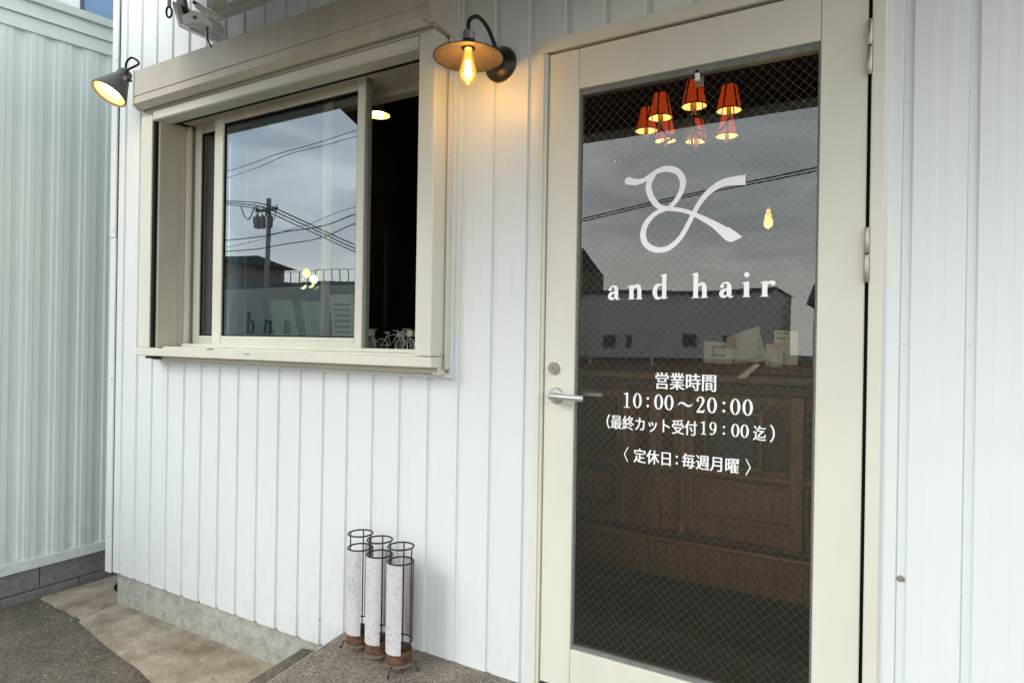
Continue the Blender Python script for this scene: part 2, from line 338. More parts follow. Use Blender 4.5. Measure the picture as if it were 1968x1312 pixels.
# ------------------------------------------------------------------ ground
bm = BM(); box(bm, -90, 90, -90, 40, -0.3, 0.0); tag(add('asphalt_ground', bm, 'asphalt'), kind='structure')
def slab(name, pts, z0, z1, m):
    bm = BM(); prism(bm, pts, 'z', z0, z1)
    es = [e for e in bm.edges if all(abs(v.co.z - z1) < 1e-5 for v in e.verts)]
    bmesh.ops.bevel(bm, geom=es, offset=0.009 if name.endswith('doorstep') else 0.006, segments=2, affect='EDGES', profile=0.5)
    for f in bm.faces:
        f.normal_update()
        if name.endswith('doorstep') and 0.05 < abs(f.normal.z) < 0.98 and f.calc_center_median().z > z1 - 0.02: f.material_index = 1
    o = tag(add(name, bm, m, smooth=False), kind='structure')
    if name.endswith('doorstep'): o.data.materials.append(M['edge_highlight'])
    return o
def wobble(a, b, n, amp):
    a, b = Vector(a), Vector(b); d = (b - a); q = Vector((-d.y, d.x)).normalized(); o = []
    for i in range(n + 1):
        o.append(tuple(a + d * (i / n) + q * (random.uniform(-amp, amp) if 0 < i < n else 0)))
    return o
crackA = wobble((-3.470, -0.012), (-3.405, -0.165), 6, 0.012)
slab('concrete_apron', [(-3.87, 0.6), (-3.87, -0.155)][::1] + wobble((-3.86, -0.158), (-3.425, -0.172), 5, 0.004) + crackA[::-1] + [(-3.47, 0.6)], -0.05, 0.012, 'apron')
crackB = [(x + 0.014, y) for x, y in crackA]
slab('concrete_apron', crackB + wobble((-3.395, -0.195), (-2.02, -0.40), 10, 0.006) + [(-2.02, 0.03), (-3.458, 0.03)], -0.05, 0.014, 'apron')
slab('lower_doorstep', [(-2.048, 0.0), (-1.955, -0.90), (0.9, -0.90), (0.9, 0.012), (-2.0, 0.012)], -0.05, 0.143, 'aggregate_shaded')
slab('upper_doorstep', [(-1.790, 0.010), (-1.712, -0.62), (0.9, -0.62), (0.9, 0.010)], 0.10, 0.286, 'aggregate')

bm = BM(); rg = random.Random(3)
for k in range(420):
    t = rg.random(); x = -3.85 + 2.2 * rg.random(); y = -0.25 - 0.9 * rg.random() ** 1.5; z = 0.0
    if rg.random() < 0.45: x = -3.8 + 1.75 * rg.random(); y = -0.02 - 0.25 * rg.random() ** 2; z = 0.014
    if x > -2.06: continue
    if z == 0 and y > -0.165 - max(0, x + 3.4) * 0.15 - 0.01: continue
    r_ = 0.0015 + 0.0045 * rg.random() ** 3
    bmesh.ops.create_icosphere(bm, subdivisions=1, radius=r_, matrix=Matrix.Translation((x, y, z + r_ * 0.4)) @ Matrix.Rotation(rg.random() * 6, 4, 'Z') @ Matrix.Diagonal((1, 0.7 + 0.5 * rg.random(), 0.6, 1)))
tag(add('grit', bm, mat('pale_grit', (0.34, 0.32, 0.27), 0.9, var=0.5, vscale=60)), 'loose pale grit scattered over asphalt and concrete', 'gravel', kind='stuff')

# ------------------------------------------------------------------ the salon building
B = thing('shop_building', (-1.5, 0.0, 0.0), 'white ribbed metal clad hair salon with cream window and glass door', 'building')
PITCH = 0.1331; X0 = -3.415; BOT = 0.178; TOP = 3.75
def panel_profile(w):
    return [(0, 0.009), (0.017, 0.009), (0.021, 0.0), (0.052, 0.0), (0.056, -0.0005), (0.068, -0.0005), (0.072, 0.0), (0.088, 0.0), (0.092, -0.0005), (0.104, -0.0005), (0.108, 0.0), (w - 0.0035, 0.0), (w, 0.009)]
def clip(prof, a, b):
    o = []
    for i in range(len(prof) - 1):
        (x0, y0), (x1, y1) = prof[i], prof[i + 1]
        if x1 <= a or x0 >= b: continue
        f = lambda x: y0 + (y1 - y0) * ((x - x0) / (x1 - x0))
        xa, xb = max(x0, a), min(x1, b)
        if not o: o.append((xa, f(xa)))
        o.append((xb, f(xb)))
    return o
_pc = {}
def panel_mesh(a, b, h, m, w=PITCH):
    key = (round(a, 4), round(b, 4), round(h, 4), m, w)
    if key in _pc: return _pc[key]
    pr = clip(panel_profile(w), a, b); bm = BM(); t = 0.0012
    poly = pr + [(x, y + 0.004) for x, y in pr[::-1]]
    prism(bm, poly, 'z', 0, h); me = mesh_of(bm, 'siding_panel'); me.materials.append(M[m]); _pc[key] = me; return me
def panel(x, a, b, z0, z1, parent, m='siding'):
    o = bpy.data.objects.new('siding_panel', panel_mesh(a, b, z1 - z0, m)); link(o, parent, (x, random.uniform(-0.0006, 0.0006), z0)); return o
WIN = (-3.04, -1.36, 1.345, 2.56); DOOR = (-0.955, -0.004, 0.0, 2.392)
def clad(xs, w=PITCH, xmin=-9, xmax=9):
    for x in xs:
        cuts = sorted(set([0.0, w] + [c - x for c in (WIN[0], WIN[1], DOOR[0], DOOR[1], xmin, xmax) if 0.002 < c - x < w - 0.002]))
        for a, b in zip(cuts[:-1], cuts[1:]):
            mid = x + (a + b) / 2
            if mid < xmin or mid > xmax: continue
            if WIN[0] < mid < WIN[1]:
                panel(x, a, b, BOT, WIN[2], B); panel(x, a, b, WIN[3], TOP, B)
            elif DOOR[0] < mid < DOOR[1]:
                panel(x, a, b, DOOR[3], TOP, B)
            else:
                p = panel(x, a, b, BOT, TOP, B)
                if a < 0.005 and b > 0.05 and -1.4 < x:
                    for z in (0.62, 1.14, 1.36, 1.92, 2.2, 2.6):
                        if random.random() < 0.6:
                            bm = BM(); mt = aim((x + 0.0085, 0.010, z + random.uniform(-0.05, 0.05)), (0, -1, 0))
                            lathe(bm, [(0.0034, 0), (0.0034, 0.002), (0.002, 0.0032), (0, 0.0032)], 10, mt); add('screw', bm, 'siding', p, smooth='auto')
clad([X0 + PITCH * (i - 1) for i in range(0, 28)], xmin=-3.470, xmax=-0.02)
clad([0.047 + PITCH * 1.135 * 0 + 0.1335 * i for i in range(-1, 9)], xmin=-0.006)
# rusty fixing right of the door and a few loose specks of rust
bm = BM(); rs = wy(1731, 1113, 0.0); lathe(bm, [(0.0085, 0), (0.0085, 0.002), (0.006, 0.004), (0.0045, 0.0075), (0, 0.0078)], 12, aim((rs.x, 0.009, rs.z), (0, -1, 0))); add('screw', bm, 'nickel', B, smooth='auto')
for px, py in ((614, 1190), (1738, 660), (1864, 662), (1857, 1137), (905, 520), (1744, 193), (1868, 175), (1018, 895), (1180, 310)):
    q = wy(px, py, 0.0)
    bm = BM(); lathe(bm, [(0.0036, 0), (0.0036, 0.002), (0.002, 0.0032), (0, 0.0032)], 10, aim((q.x, 0.0095 if py != 1190 else 0.0, q.z), (0, -1, 0))); add('screw', bm, 'seal' if py in (1190, 520) else 'siding', B, smooth='auto')
# corner flashing and side wall
bm = BM(); prism(bm, [(-3.524, 0.06), (-3.524, -0.010), (-3.474, -0.010), (-3.474, -0.002), (-3.516, -0.002), (-3.516, 0.06)], 'z', BOT - 0.004, 1.93); add('corner_trim', bm, 'siding', B)
bm = BM(); prism(bm, [(-3.526, 0.06), (-3.526, -0.012), (-3.476, -0.012), (-3.476, -0.004), (-3.518, -0.004), (-3.518, 0.06)], 'z', 1.934, TOP); add('corner_trim', bm, 'siding', B)
for z in (0.36, 1.19, 1.97, 2.86):
    bm = BM(); lathe(bm, [(0.004, 0), (0.004, 0.002), (0, 0.003)], 8, aim((-3.486, -0.011, z), (0, -1, 0))); add('screw', bm, 'seal', B)
obox('side_wall', 'siding', B, -3.515, -3.49, 0.061, 4.4, BOT, TOP)
obox('foundation', 'concrete', B, -3.455, -1.0, 0.018, 0.16, -0.05, BOT + 0.03)
obox('foundation', 'concrete', B, -3.455, -3.30, 0.162, 4.4, -0.05, BOT + 0.03)
# black drain stub at the corner of the foundation
bm = BM(); mt = aim((-3.456, 0.055, 0.075), (-1, 0, 0)); lathe(bm, [(0.020, 0), (0.020, 0.035), (0.026, 0.035), (0.026, 0.055), (0.019, 0.055), (0.018, 0.01), (0, 0.01)], 20, mt); add('drain_pipe', bm, 'black', B, smooth='auto')
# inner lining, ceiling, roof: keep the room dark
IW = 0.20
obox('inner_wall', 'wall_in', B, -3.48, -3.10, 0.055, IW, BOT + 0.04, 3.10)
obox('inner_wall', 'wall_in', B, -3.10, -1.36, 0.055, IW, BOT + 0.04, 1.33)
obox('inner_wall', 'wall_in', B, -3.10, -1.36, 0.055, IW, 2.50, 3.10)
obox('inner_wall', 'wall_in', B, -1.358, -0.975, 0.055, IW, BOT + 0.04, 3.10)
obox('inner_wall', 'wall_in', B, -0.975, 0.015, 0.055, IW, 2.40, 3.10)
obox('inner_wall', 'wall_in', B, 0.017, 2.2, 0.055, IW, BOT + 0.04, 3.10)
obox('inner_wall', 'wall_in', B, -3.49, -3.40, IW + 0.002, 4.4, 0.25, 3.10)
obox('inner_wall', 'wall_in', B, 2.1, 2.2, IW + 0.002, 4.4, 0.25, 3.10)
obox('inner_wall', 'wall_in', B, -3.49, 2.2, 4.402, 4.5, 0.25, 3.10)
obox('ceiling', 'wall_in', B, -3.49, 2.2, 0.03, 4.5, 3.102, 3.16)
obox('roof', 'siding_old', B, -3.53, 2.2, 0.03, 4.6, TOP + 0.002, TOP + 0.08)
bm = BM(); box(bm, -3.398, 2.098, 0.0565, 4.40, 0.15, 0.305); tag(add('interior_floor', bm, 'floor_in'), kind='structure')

# --- window unit (part of the building)
WN = add('window', box(BM(), -3.092, -3.000, -0.102, 0.02, 1.364, 2.47, 0.003), 'cream', B, label='cream aluminium sliding window in a deep box with shutter housing')
def wbox(name, m, *a, **k): return obox(name, m, WN, *a, **k)
wbox('jamb', 'black', -3.0, -2.984, -0.096, -0.0805, 1.364, 2.45)                     # shutter guide slot
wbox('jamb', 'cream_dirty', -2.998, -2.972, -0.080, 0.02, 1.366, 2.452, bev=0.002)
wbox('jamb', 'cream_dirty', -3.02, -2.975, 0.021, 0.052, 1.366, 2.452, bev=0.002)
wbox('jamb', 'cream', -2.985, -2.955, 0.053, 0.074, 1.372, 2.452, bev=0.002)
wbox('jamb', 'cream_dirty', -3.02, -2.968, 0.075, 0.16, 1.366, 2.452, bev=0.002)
wbox('jamb', 'cream', -1.402, -1.332, -0.102, 0.004, 1.364, 2.488, bev=0.003)      # right casing
wbox('jamb', 'cream', -1.40, -1.365, 0.005, 0.16, 1.366, 2.488, bev=0.002)
wbox('jamb', 'cream', -1.326, -1.318, -0.03, -0.001, 1.318, 2.70)
wbox('head', 'cream', -2.998, -1.404, -0.102, -0.03, 2.437, 2.484, bev=0.003)
wbox('head', 'cream', -2.998, -1.404, -0.106, -0.103, 2.441, 2.446)
wbox('head', 'cream', -3.085, -1.332, -0.098, -0.028, 2.4885, 2.512, bev=0.002)
wbox('head', 'black', -2.97, -1.404, -0.028, 0.0, 2.445, 2.47)
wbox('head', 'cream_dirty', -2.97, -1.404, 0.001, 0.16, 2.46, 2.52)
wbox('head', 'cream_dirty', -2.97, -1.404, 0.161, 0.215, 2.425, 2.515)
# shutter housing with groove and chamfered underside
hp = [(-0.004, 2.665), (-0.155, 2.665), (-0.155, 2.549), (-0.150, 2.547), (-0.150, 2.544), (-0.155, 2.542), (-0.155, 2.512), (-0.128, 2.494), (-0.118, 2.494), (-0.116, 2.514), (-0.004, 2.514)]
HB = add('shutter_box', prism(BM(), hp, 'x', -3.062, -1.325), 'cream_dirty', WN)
bm = BM(); prism(bm, [(-0.003, 2.67), (-0.158, 2.67), (-0.158, 2.51), (-0.129, 2.489), (-0.115, 2.489), (-0.003, 2.489)], 'x', -3.074, -3.0625); add('end_cap', bm, 'cream', WN)
bm = BM(); prism(bm, [(-0.003, 2.67), (-0.158, 2.67), (-0.158, 2.51), (-0.129, 2.489), (-0.115, 2.489), (-0.003, 2.489)], 'x', -1.3245, -1.312); add('end_cap', bm, 'cream_dirty', WN)
# sill
wbox('sill', 'cream', -3.098, -1.324, -0.108, -0.06, 1.325, 1.3615, bev=0.003)
wbox('sill', 'cream', -2.96, -1.404, -0.0595, 0.16, 1.338, 1.370, bev=0.002)
wbox('sill', 'cream', -2.94, -1.404, 0.022, 0.030, 1.3705, 1.384)
wbox('sill', 'cream', -2.94, -1.404, 0.068, 0.076, 1.3705, 1.384)
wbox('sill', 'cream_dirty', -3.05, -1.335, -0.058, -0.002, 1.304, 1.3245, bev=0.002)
wbox('sill', 'siding', -3.06, -1.306, -0.012, -0.001, 1.285, 1.303)
wbox('flashing', 'siding', -1.317, -1.304, -0.010, -0.001, 1.285, 2.72)
bm = BM(); box(bm, -1.360, -1.334, -0.057, -0.006, 1.298, 1.3625, 0.002); add('bracket', bm, 'cream', WN)
for (x, y, z) in ((-1.3315, -0.045, 1.375), (-1.3315, -0.03, 1.322), (-1.3315, -0.012, 1.40)):
    bm = BM(); lathe(bm, [(0.005, 0), (0.005, 0.0025), (0.003, 0.004), (0, 0.004)], 12, aim((x, y, z), (1, 0, 0))); add('screw', bm, 'cream_dirty', WN, smooth='auto')
wbox('latch', 'cream_dirty', -2.30, -2.27, -0.114, -0.1085, 1.3475, 1.3545, bev=0.002)
wbox('weep_slot', 'black', -2.62, -2.57, -0.0615, -0.0600, 1.3622, 1.3655)
wbox('shutter_rail', 'black', -3.03, -2.96, -0.10, -0.065, 1.312, 1.3235)
# sashes: each stile and rail a piece, glass behind a black seal
def sash(xa, xb, ys, z0, z1, st, rb, rt, sb):
    y0, y1 = ys
    wbox('sash_stile', 'cream', xa, xa + st, y0, y1, z0, z1, bev=0.0025)
    wbox('sash_stile', 'cream', xb - st * 0.62, xb, y0, y1, z0, z1, bev=0.0025)
    ia, ib = xa + st + 0.0005, xb - st * 0.62 - 0.0005
    wbox('sash_rail', 'cream', ia, ib, y0 + 0.002, y1, z0, z0 + rb, bev=0.002)
    wbox('sash_rail', 'cream', ia, ib, y0 - 0.001, y0 + 0.0015, z0 + rb * 0.72, z0 + rb * 0.78)
    wbox('sash_rail', 'cream_dirty', ia, ib, y0 + 0.002, y1, z1 - rt, z1, bev=0.002)
    g = 0.006; ym = y0 + 0.012
    for nm, a in (('seal', (ia, ia + g, ym - 0.004, y1, z0 + rb, z1 - rt)), ('seal', (ib - g, ib, ym - 0.004, y1, z0 + rb, z1 - rt)), ('seal', (ia + g, ib - g, ym - 0.004, y1, z0 + rb, z0 + rb + g)), ('seal', (ia + g, ib - g, ym - 0.004, y1, z1 - rt - g, z1 - rt))):
        wbox(nm, 'black', *a)
    bm = BM(); vs = [bm.verts.new(p) for p in ((ia + g, ym, z0 + rb + g), (ib - g, ym, z0 + rb + g), (ib - g, ym, z1 - rt - g), (ia + g, ym, z1 - rt - g))]; bm.faces.new(vs)
    add('glass_pane', bm, 'win_glass', WN)
sash(-2.945, -2.035, (0.082, 0.112), 1.372, 2.462, 0.045, 0.052, 0.045, 0)
sash(-2.728, -1.782, (0.036, 0.066), 1.372, 2.462, 0.064, 0.052, 0.045, 0)
wbox('sash_edge', 'seal', -1.781, -1.770, 0.045, 0.066, 1.376, 2.458)
wbox('inner_sill', 'wood_dark', -3.05, -1.36, 0.2005, 0.42, 1.335, 1.366)
# wire hanging from the housing
bm = BM(); tube(bm, smooth_pts([wy(815, 40, -0.165), wy(813, 36, -0.17), wy(818, 38, -0.17), wy(822, 45, -0.162), wy(836, 44, -0.15), wy(846, 54, -0.15), wy(854, 61, -0.15)], 4), 0.0011, 6); add('loose_wire', bm, 'iron', WN)

# --- door (part of the building)
def fb(name, m, *a, **k): return obox(name, m, B, *a, **k)
fb('door_frame', 'cream', -0.966, -0.9415, -0.020, 0.055, 0.20, 2.356, bev=0.0025)
fb('door_frame', 'cream', -0.9655, -0.950, -0.026, -0.0205, 0.25, 2.352)
fb('door_frame', 'cream', -0.024, 0.008, -0.020, 0.055, 0.20, 2.356, bev=0.0025)
fb('door_frame', 'cream', -0.970, 0.008, -0.020, 0.055, 2.3575, 2.400, bev=0.0025)
fb('door_frame', 'siding', -0.984, -0.967, -0.012, 0.012, 0.22, 2.37, bev=0.002)
fb('threshold', 'nickel', -0.94, -0.025, -0.03, 0.055, 0.288, 0.316, bev=0.003)
fb('door_rebate', 'black', -0.9412, -0.9375, 0.012, 0.055, 0.318, 2.356)
fb('door_rebate', 'black', -0.0345, -0.0243, 0.012, 0.055, 0.318, 2.356)
fb('door_rebate', 'black', -0.937, -0.035, 0.012, 0.055, 2.3505, 2.357)
DX0, DX1, DZ0, DZ1 = -0.9385, -0.0325, 0.322, 2.3505
GX0, GX1, GZ0, GZ1 = -0.834, -0.141, 0.448, 2.222
DR = add('door', box(BM(), DX0, GX0, -0.010, 0.03, DZ0, DZ1, 0.002), 'cream', B, label='cream aluminium entrance door with tall pane of wired glass')
obox('stile', 'cream', DR, GX1, DX1, -0.010, 0.03, DZ0, DZ1, 0.002)
obox('rail', 'cream', DR, GX0 + 0.0008, GX1 - 0.0008, -0.009, 0.03, GZ1, DZ1, 0.002)
obox('rail', 'cream', DR, GX0 + 0.0008, GX1 - 0.0008, -0.009, 0.03, DZ0, GZ0, 0.002)
g = 0.011
for a in ((GX0, GX0 + 0.006, 0.0, 0.028, GZ0, GZ1), (GX1 - 0.006, GX1, 0.0, 0.028, GZ0, GZ1), (GX0 + 0.006, GX1 - 0.006, 0.0, 0.028, GZ0, GZ0 + 0.012), (GX0 + 0.006, GX1 - 0.006, 0.0, 0.028, GZ1 - 0.018, GZ1)):
    obox('glazing_seal', 'seal', DR, *a)
YG = 0.010
bm = BM(); vs = [bm.verts.new(p) for p in ((GX0, YG, GZ0), (GX1, YG, GZ0), (GX1, YG, GZ1), (GX0, YG, GZ1))]; bm.faces.new(vs); add('glass_pane', bm, 'door_glass', DR)
# wire mesh cast in the glass
bm = BM(); pit = 0.0265; w = 0.00045; xa, xb, za, zb = GX0 + 0.006, GX1 - 0.006, GZ0 + 0.012, GZ1 - 0.018
def wire(p, q, y):
    d = Vector((q[0] - p[0], 0, q[1] - p[1])).normalized(); s = Vector((-d.z, 0, d.x)) * w
    A = Vector((p[0], y, p[1])); Q = Vector((q[0], y, q[1])); v = []
    for P in (A, Q):
        v.append([bm.verts.new(P + s), bm.verts.new(P + Vector((0, 0.0008, 0))), bm.verts.new(P - s), bm.verts.new(P - Vector((0, 0.0004, 0)))])
    for k in range(4): bm.faces.new((v[0][k], v[0][(k + 1) % 4], v[1][(k + 1) % 4], v[1][k]))
SL = 1.04
n = int(((xb - xa) + (zb - za) / SL) / pit) + 2
for i in range(n):
    c = xa + i * pit                                   # down-right wires: x - c = -(z - za)/SL
    pts = []
    z_at = lambda x: za + (c - x) * SL
    x_lo = max(xa, c - (zb - za) / SL); x_hi = min(xb, c)
    if x_hi > x_lo: wire((x_lo, z_at(x_lo)), (x_hi, z_at(x_hi)), YG + 0.0030)
    c2 = xb - i * pit
    z2 = lambda x: za + (x - c2) * SL
    x_lo = max(xa, c2); x_hi = min(xb, c2 + (zb - za) / SL)
    if x_hi > x_lo: wire((x_lo, z2(x_lo)), (x_hi, z2(x_hi)), YG + 0.0042)
tag(add('wire_mesh', bm, 'wire', DR), kind='stuff')
# lever, cylinder, hinges, sensor
P0 = Vector((-0.893, -0.010, 1.249))
LV = BM(); lathe(LV, [(0, 0.0), (0.026, 0.0), (0.026, 0.006), (0.022, 0.0105), (0.012, 0.0115), (0.0105, 0.014), (0.0105, 0.045), (0, 0.045)], 32, aim(P0, (0, -1, 0)))
tube(LV, smooth_pts([P0 + Vector((-0.006, -0.044, 0.001)), P0 + Vector((0.015, -0.048, 0.001)), P0 + Vector((0.06, -0.050, 0.0)), P0 + Vector((0.103, -0.048, -0.001)), P0 + Vector((0.112, -0.046, -0.001))], 4), [0.0085] + [0.0098] * 14 + [0.0085, 0.004], 14)
add('lever_handle', LV, 'silver', DR, smooth='auto')
LV = BM(); P1 = P0 + Vector((0, 0.042, 0)); lathe(LV, [(0, 0.0), (0.026, 0.0), (0.024, 0.009), (0.0105, 0.012), (0.0105, 0.045), (0, 0.045)], 24, aim(P1, (0, 1, 0)))
tube(LV, [P1 + Vector((-0.006, 0.045, 0)), P1 + Vector((0.02, 0.05, 0)), P1 + Vector((0.115, 0.05, 0)), P1 + Vector((0.122, 0.048, 0))], [0.008, 0.0098, 0.0098, 0.004], 12); add('lever_handle', LV, 'silver', DR, smooth='auto')
bm = BM(); C1 = Vector((-0.903, -0.010, 1.336)); lathe(bm, [(0, 0), (0.020, 0), (0.020, 0.004), (0.0175, 0.010), (0.0165, 0.010), (0.0160, 0.008), (0.0125, 0.008), (0.012, 0.0105), (0.0075, 0.0105), (0.007, 0.0085), (0, 0.0085)], 28, aim(C1, (0, -1, 0))); add('lock_cylinder', bm, 'nickel', DR, smooth='auto')
obox('keyhole', 'black', DR, C1.x - 0.001, C1.x + 0.001, -0.0190, -0.0183, 1.331, 1.341)
for zc, hh in ((2.178, 0.067), (1.654, 0.067), (0.44, 0.067)):
    bm = BM(); mt = Matrix.Translation((-0.0290, -0.021, zc))
    for a, b in ((-hh, -0.0015), (0.0015, hh)):
        lathe(bm, [(0, a), (0.0052, a), (0.0064, a + 0.002), (0.0064, b - 0.002), (0.0052, b), (0, b)], 16, mt)
    lathe(bm, [(0, -hh - 0.004), (0.004, -hh - 0.004), (0.005, -hh), (0, -hh)], 12, mt)
    add('hinge', bm, 'nickel', DR, smooth='auto')
obox('door_sensor', 'plastic_white', DR, -0.477, -0.453, 0.0285, 0.040, 2.176, 2.226, 0.003, 2)
obox('door_sensor', 'plastic_white', DR, -0.472, -0.458, 0.0, 0.0095, 2.182, 2.215, 0.002, 1)

# ---- lettering on the glass
def catmull2(pts, wid, sub=8):
    P = smooth_pts([(p[0], p[1], w) for p, w in zip(pts, wid)], sub); return [(v.x, v.y) for v in P], [v.z for v in P]
class Ink:
    def __init__(s): s.bm = BM(); s.k = 0
    def depth(s): s.k += 1; return YG - 0.0010 - 0.00006 * s.k
    def poly(s, pts):
        y = s.depth(); s.bm.faces.new([s.bm.verts.new((p[0], y, p[1])) for p in pts])
    def ribbon(s, pts, wid, sub=8, closed=False):
        if closed:
            P = smooth_pts([(p[0], p[1], w) for p, w in zip(pts, wid)], sub, True); c = [(v.x, v.y) for v in P]; w = [v.z for v in P]
        else: c, w = catmull2(pts, wid, sub)
        y = s.depth(); n = len(c); Lf, Rg = [], []
        for i in range(n):
            if closed: a, b = c[i - 1], c[(i + 1) % n]
            else: a, b = c[max(i - 1, 0)], c[min(i + 1, n - 1)]
            dx, dz = b[0] - a[0], b[1] - a[1]; l = math.hypot(dx, dz) or 1; nx, nz = -dz / l, dx / l; h = w[i] / 2
            Lf.append(s.bm.verts.new((c[i][0] + nx * h, y, c[i][1] + nz * h))); Rg.append(s.bm.verts.new((c[i][0] - nx * h, y, c[i][1] - nz * h)))
        for i in range(n if closed else n - 1):
            j = (i + 1) % n; s.bm.faces.new((Lf[i], Lf[j], Rg[j], Rg[i]))
    def disc(s, c, r, rz=None, n=20): s.poly([(c[0] + r * math.cos(2 * math.pi * k / n), c[1] + (rz or r) * math.sin(2 * math.pi * k / n)) for k in range(n)])
    def done(s, name, m='letter', parent=None, label=None): return add(name, s.bm, m, parent or DR, label=label)
def zpx(zx, zy):
    p = wy(1000 + zx * 0.3202, 300 + zy * 0.3202, YG - 0.001); return (p.x, p.z)
PXM = 0.3202 / 655.0
ink = Ink()
s1 = [(648, 148), (690, 157), (740, 146), (780, 119), (822, 92), (885, 77), (945, 95), (976, 150), (962, 220), (922, 283), (885, 314), (822, 338), (766, 388), (738, 455), (746, 515), (785, 552), (840, 564), (900, 546), (960, 490), (1005, 415), (1045, 335), (1090, 262), (1150, 200), (1230, 158), (1352, 143)]
w1 = [46, 38, 29, 26, 30, 38, 38, 37, 32, 28, 24, 28, 33, 37, 38, 36, 34, 32, 30, 28, 28, 30, 36, 46, 58]
ink.ribbon([zpx(*p) for p in s1], [w * PXM for w in w1])
ink.disc(zpx(648, 149), 23 * PXM)
s2 = [(806, 103), (774, 160), (772, 205), (795, 262), (838, 306), (900, 317), (970, 325), (1040, 348), (1110, 382), (1170, 415), (1225, 455)]
w2 = [28, 36, 38, 36, 32, 26, 25, 26, 32, 42, 58]
ink.ribbon([zpx(*p) for p in s2], [w * PXM for w in w2])
ink.poly([zpx(*p) for p in ((1195, 468), (1225, 500), (1250, 514), (1275, 515), (1334, 485), (1290, 452), (1248, 425))])
ink.done('logo', label='white looping ampersand emblem')
def glyph(ink, ch, ox, oz, s):
    T = lambda x, z: (ox + x * s, oz + z * s)
    rb = lambda pts, w: ink.ribbon([T(*p) for p in pts], [k * s for k in w])
    pl = lambda *pts: ink.poly([T(*p) for p in pts])
    if ch in 'nhir':
        top = 1.66 if ch == 'h' else 0.98
        pl((0.11, 0.03), (0.42, 0.03), (0.42, top), (0.11, top - 0.09)); pl((0.02, 0.0), (0.5, 0.0), (0.5, 0.045), (0.38, 0.085), (0.14, 0.085), (0.02, 0.045))
        pl((0.0, top - 0.13), (0.15, top - 0.16), (0.38, top), (0.3, top), (0.0, top - 0.08))
        if ch in 'nh':
            rb([(0.34, 0.66), (0.46, 0.83), (0.62, 0.92), (0.76, 0.86), (0.82, 0.66), (0.82, 0.40)], [0.08, 0.15, 0.21, 0.27, 0.29, 0.29])
            pl((0.68, 0.42), (0.97, 0.42), (0.97, 0.03), (0.68, 0.03)); pl((0.58, 0.0), (1.06, 0.0), (1.06, 0.045), (0.94, 0.085), (0.70, 0.085), (0.58, 0.045))
        if ch == 'i': ink.disc(T(0.27, 1.40), 0.165 * s)
        if ch == 'r':
            rb([(0.34, 0.60), (0.44, 0.80), (0.58, 0.90), (0.70, 0.90)], [0.06, 0.12, 0.16, 0.16]); ink.disc(T(0.74, 0.83), 0.145 * s)
    if ch == 'a':
        rb([(0.15, 0.70), (0.24, 0.88), (0.42, 0.94), (0.58, 0.86), (0.62, 0.66), (0.62, 0.16)], [0.12, 0.12, 0.13, 0.20, 0.29, 0.29]); ink.disc(T(0.18, 0.72), 0.12 * s)
        rb([(0.60, 0.57), (0.42, 0.50), (0.22, 0.40), (0.15, 0.22), (0.27, 0.07), (0.45, 0.10), (0.60, 0.24)], [0.08, 0.15, 0.24, 0.28, 0.21, 0.13, 0.08])
        rb([(0.62, 0.20), (0.68, 0.06), (0.78, 0.03), (0.90, 0.10)], [0.22, 0.16, 0.10, 0.04])
    if ch == 'd':
        rb([(0.72, 0.86), (0.54, 0.95), (0.26, 0.86), (0.14, 0.48), (0.25, 0.12), (0.48, 0.04), (0.72, 0.18)], [0.06, 0.13, 0.25, 0.31, 0.25, 0.13, 0.06])
        pl((0.64, 0.06), (0.93, 0.06), (0.93, 1.66), (0.64, 1.57)); pl((0.52, 1.53), (0.67, 1.50), (0.90, 1.66), (0.82, 1.66), (0.52, 1.58))
        pl((0.66, 0.0), (0.74, -0.03), (1.03, 0.04), (1.03, 0.085), (0.90, 0.11), (0.66, 0.11))
    # figures, height 1
    if ch == '0':
        k = [(0.30 + 0.215 * math.cos(a), 0.50 + 0.455 * math.sin(a)) for a in [2 * math.pi * i / 12 for i in range(12)]]
        ink.ribbon([T(*p) for p in k], [s * (0.055 + 0.10 * abs(math.cos(2 * math.pi * i / 12)) ** 1.3) for i in range(12)], 4, True)
    if ch == '1':
        pl((0.235, 0.02), (0.365, 0.02), (0.365, 0.99), (0.235, 0.93)); pl((0.09, 0.0), (0.51, 0.0), (0.51, 0.05), (0.09, 0.05)); pl((0.08, 0.86), (0.24, 0.84), (0.365, 0.99), (0.3, 0.99), (0.08, 0.90))
    if ch == '2':
        rb([(0.10, 0.74), (0.15, 0.89), (0.29, 0.955), (0.43, 0.88), (0.455, 0.70), (0.36, 0.47), (0.10, 0.06)], [0.10, 0.07, 0.07, 0.13, 0.15, 0.11, 0.06]); ink.disc(T(0.12, 0.74), 0.075 * s)
        pl((0.05, 0.0), (0.50, 0.0), (0.56, 0.22), (0.52, 0.22), (0.44, 0.13), (0.09, 0.13))
    if ch == '9':
        k = [(0.29 + 0.19 * math.cos(a), 0.67 + 0.285 * math.sin(a)) for a in [2 * math.pi * i / 12 for i in range(12)]]
        ink.ribbon([T(*p) for p in k], [s * (0.05 + 0.09 * abs(math.cos(2 * math.pi * i / 12)) ** 1.3) for i in range(12)], 4, True)
        rb([(0.485, 0.66), (0.46, 0.36), (0.34, 0.13), (0.14, 0.05)], [0.13, 0.13, 0.09, 0.06]); ink.disc(T(0.14, 0.09), 0.07 * s)
    if ch == ':':
        ink.disc(T(0.3, 0.68), 0.085 * s); ink.disc(T(0.3, 0.20), 0.085 * s)
    if ch == '~':
        rb([(0.04, 0.36), (0.20, 0.52), (0.40, 0.52), (0.62, 0.38), (0.82, 0.38), (0.98, 0.52)], [0.03, 0.09, 0.12, 0.12, 0.09, 0.03])
XH = 0.0405
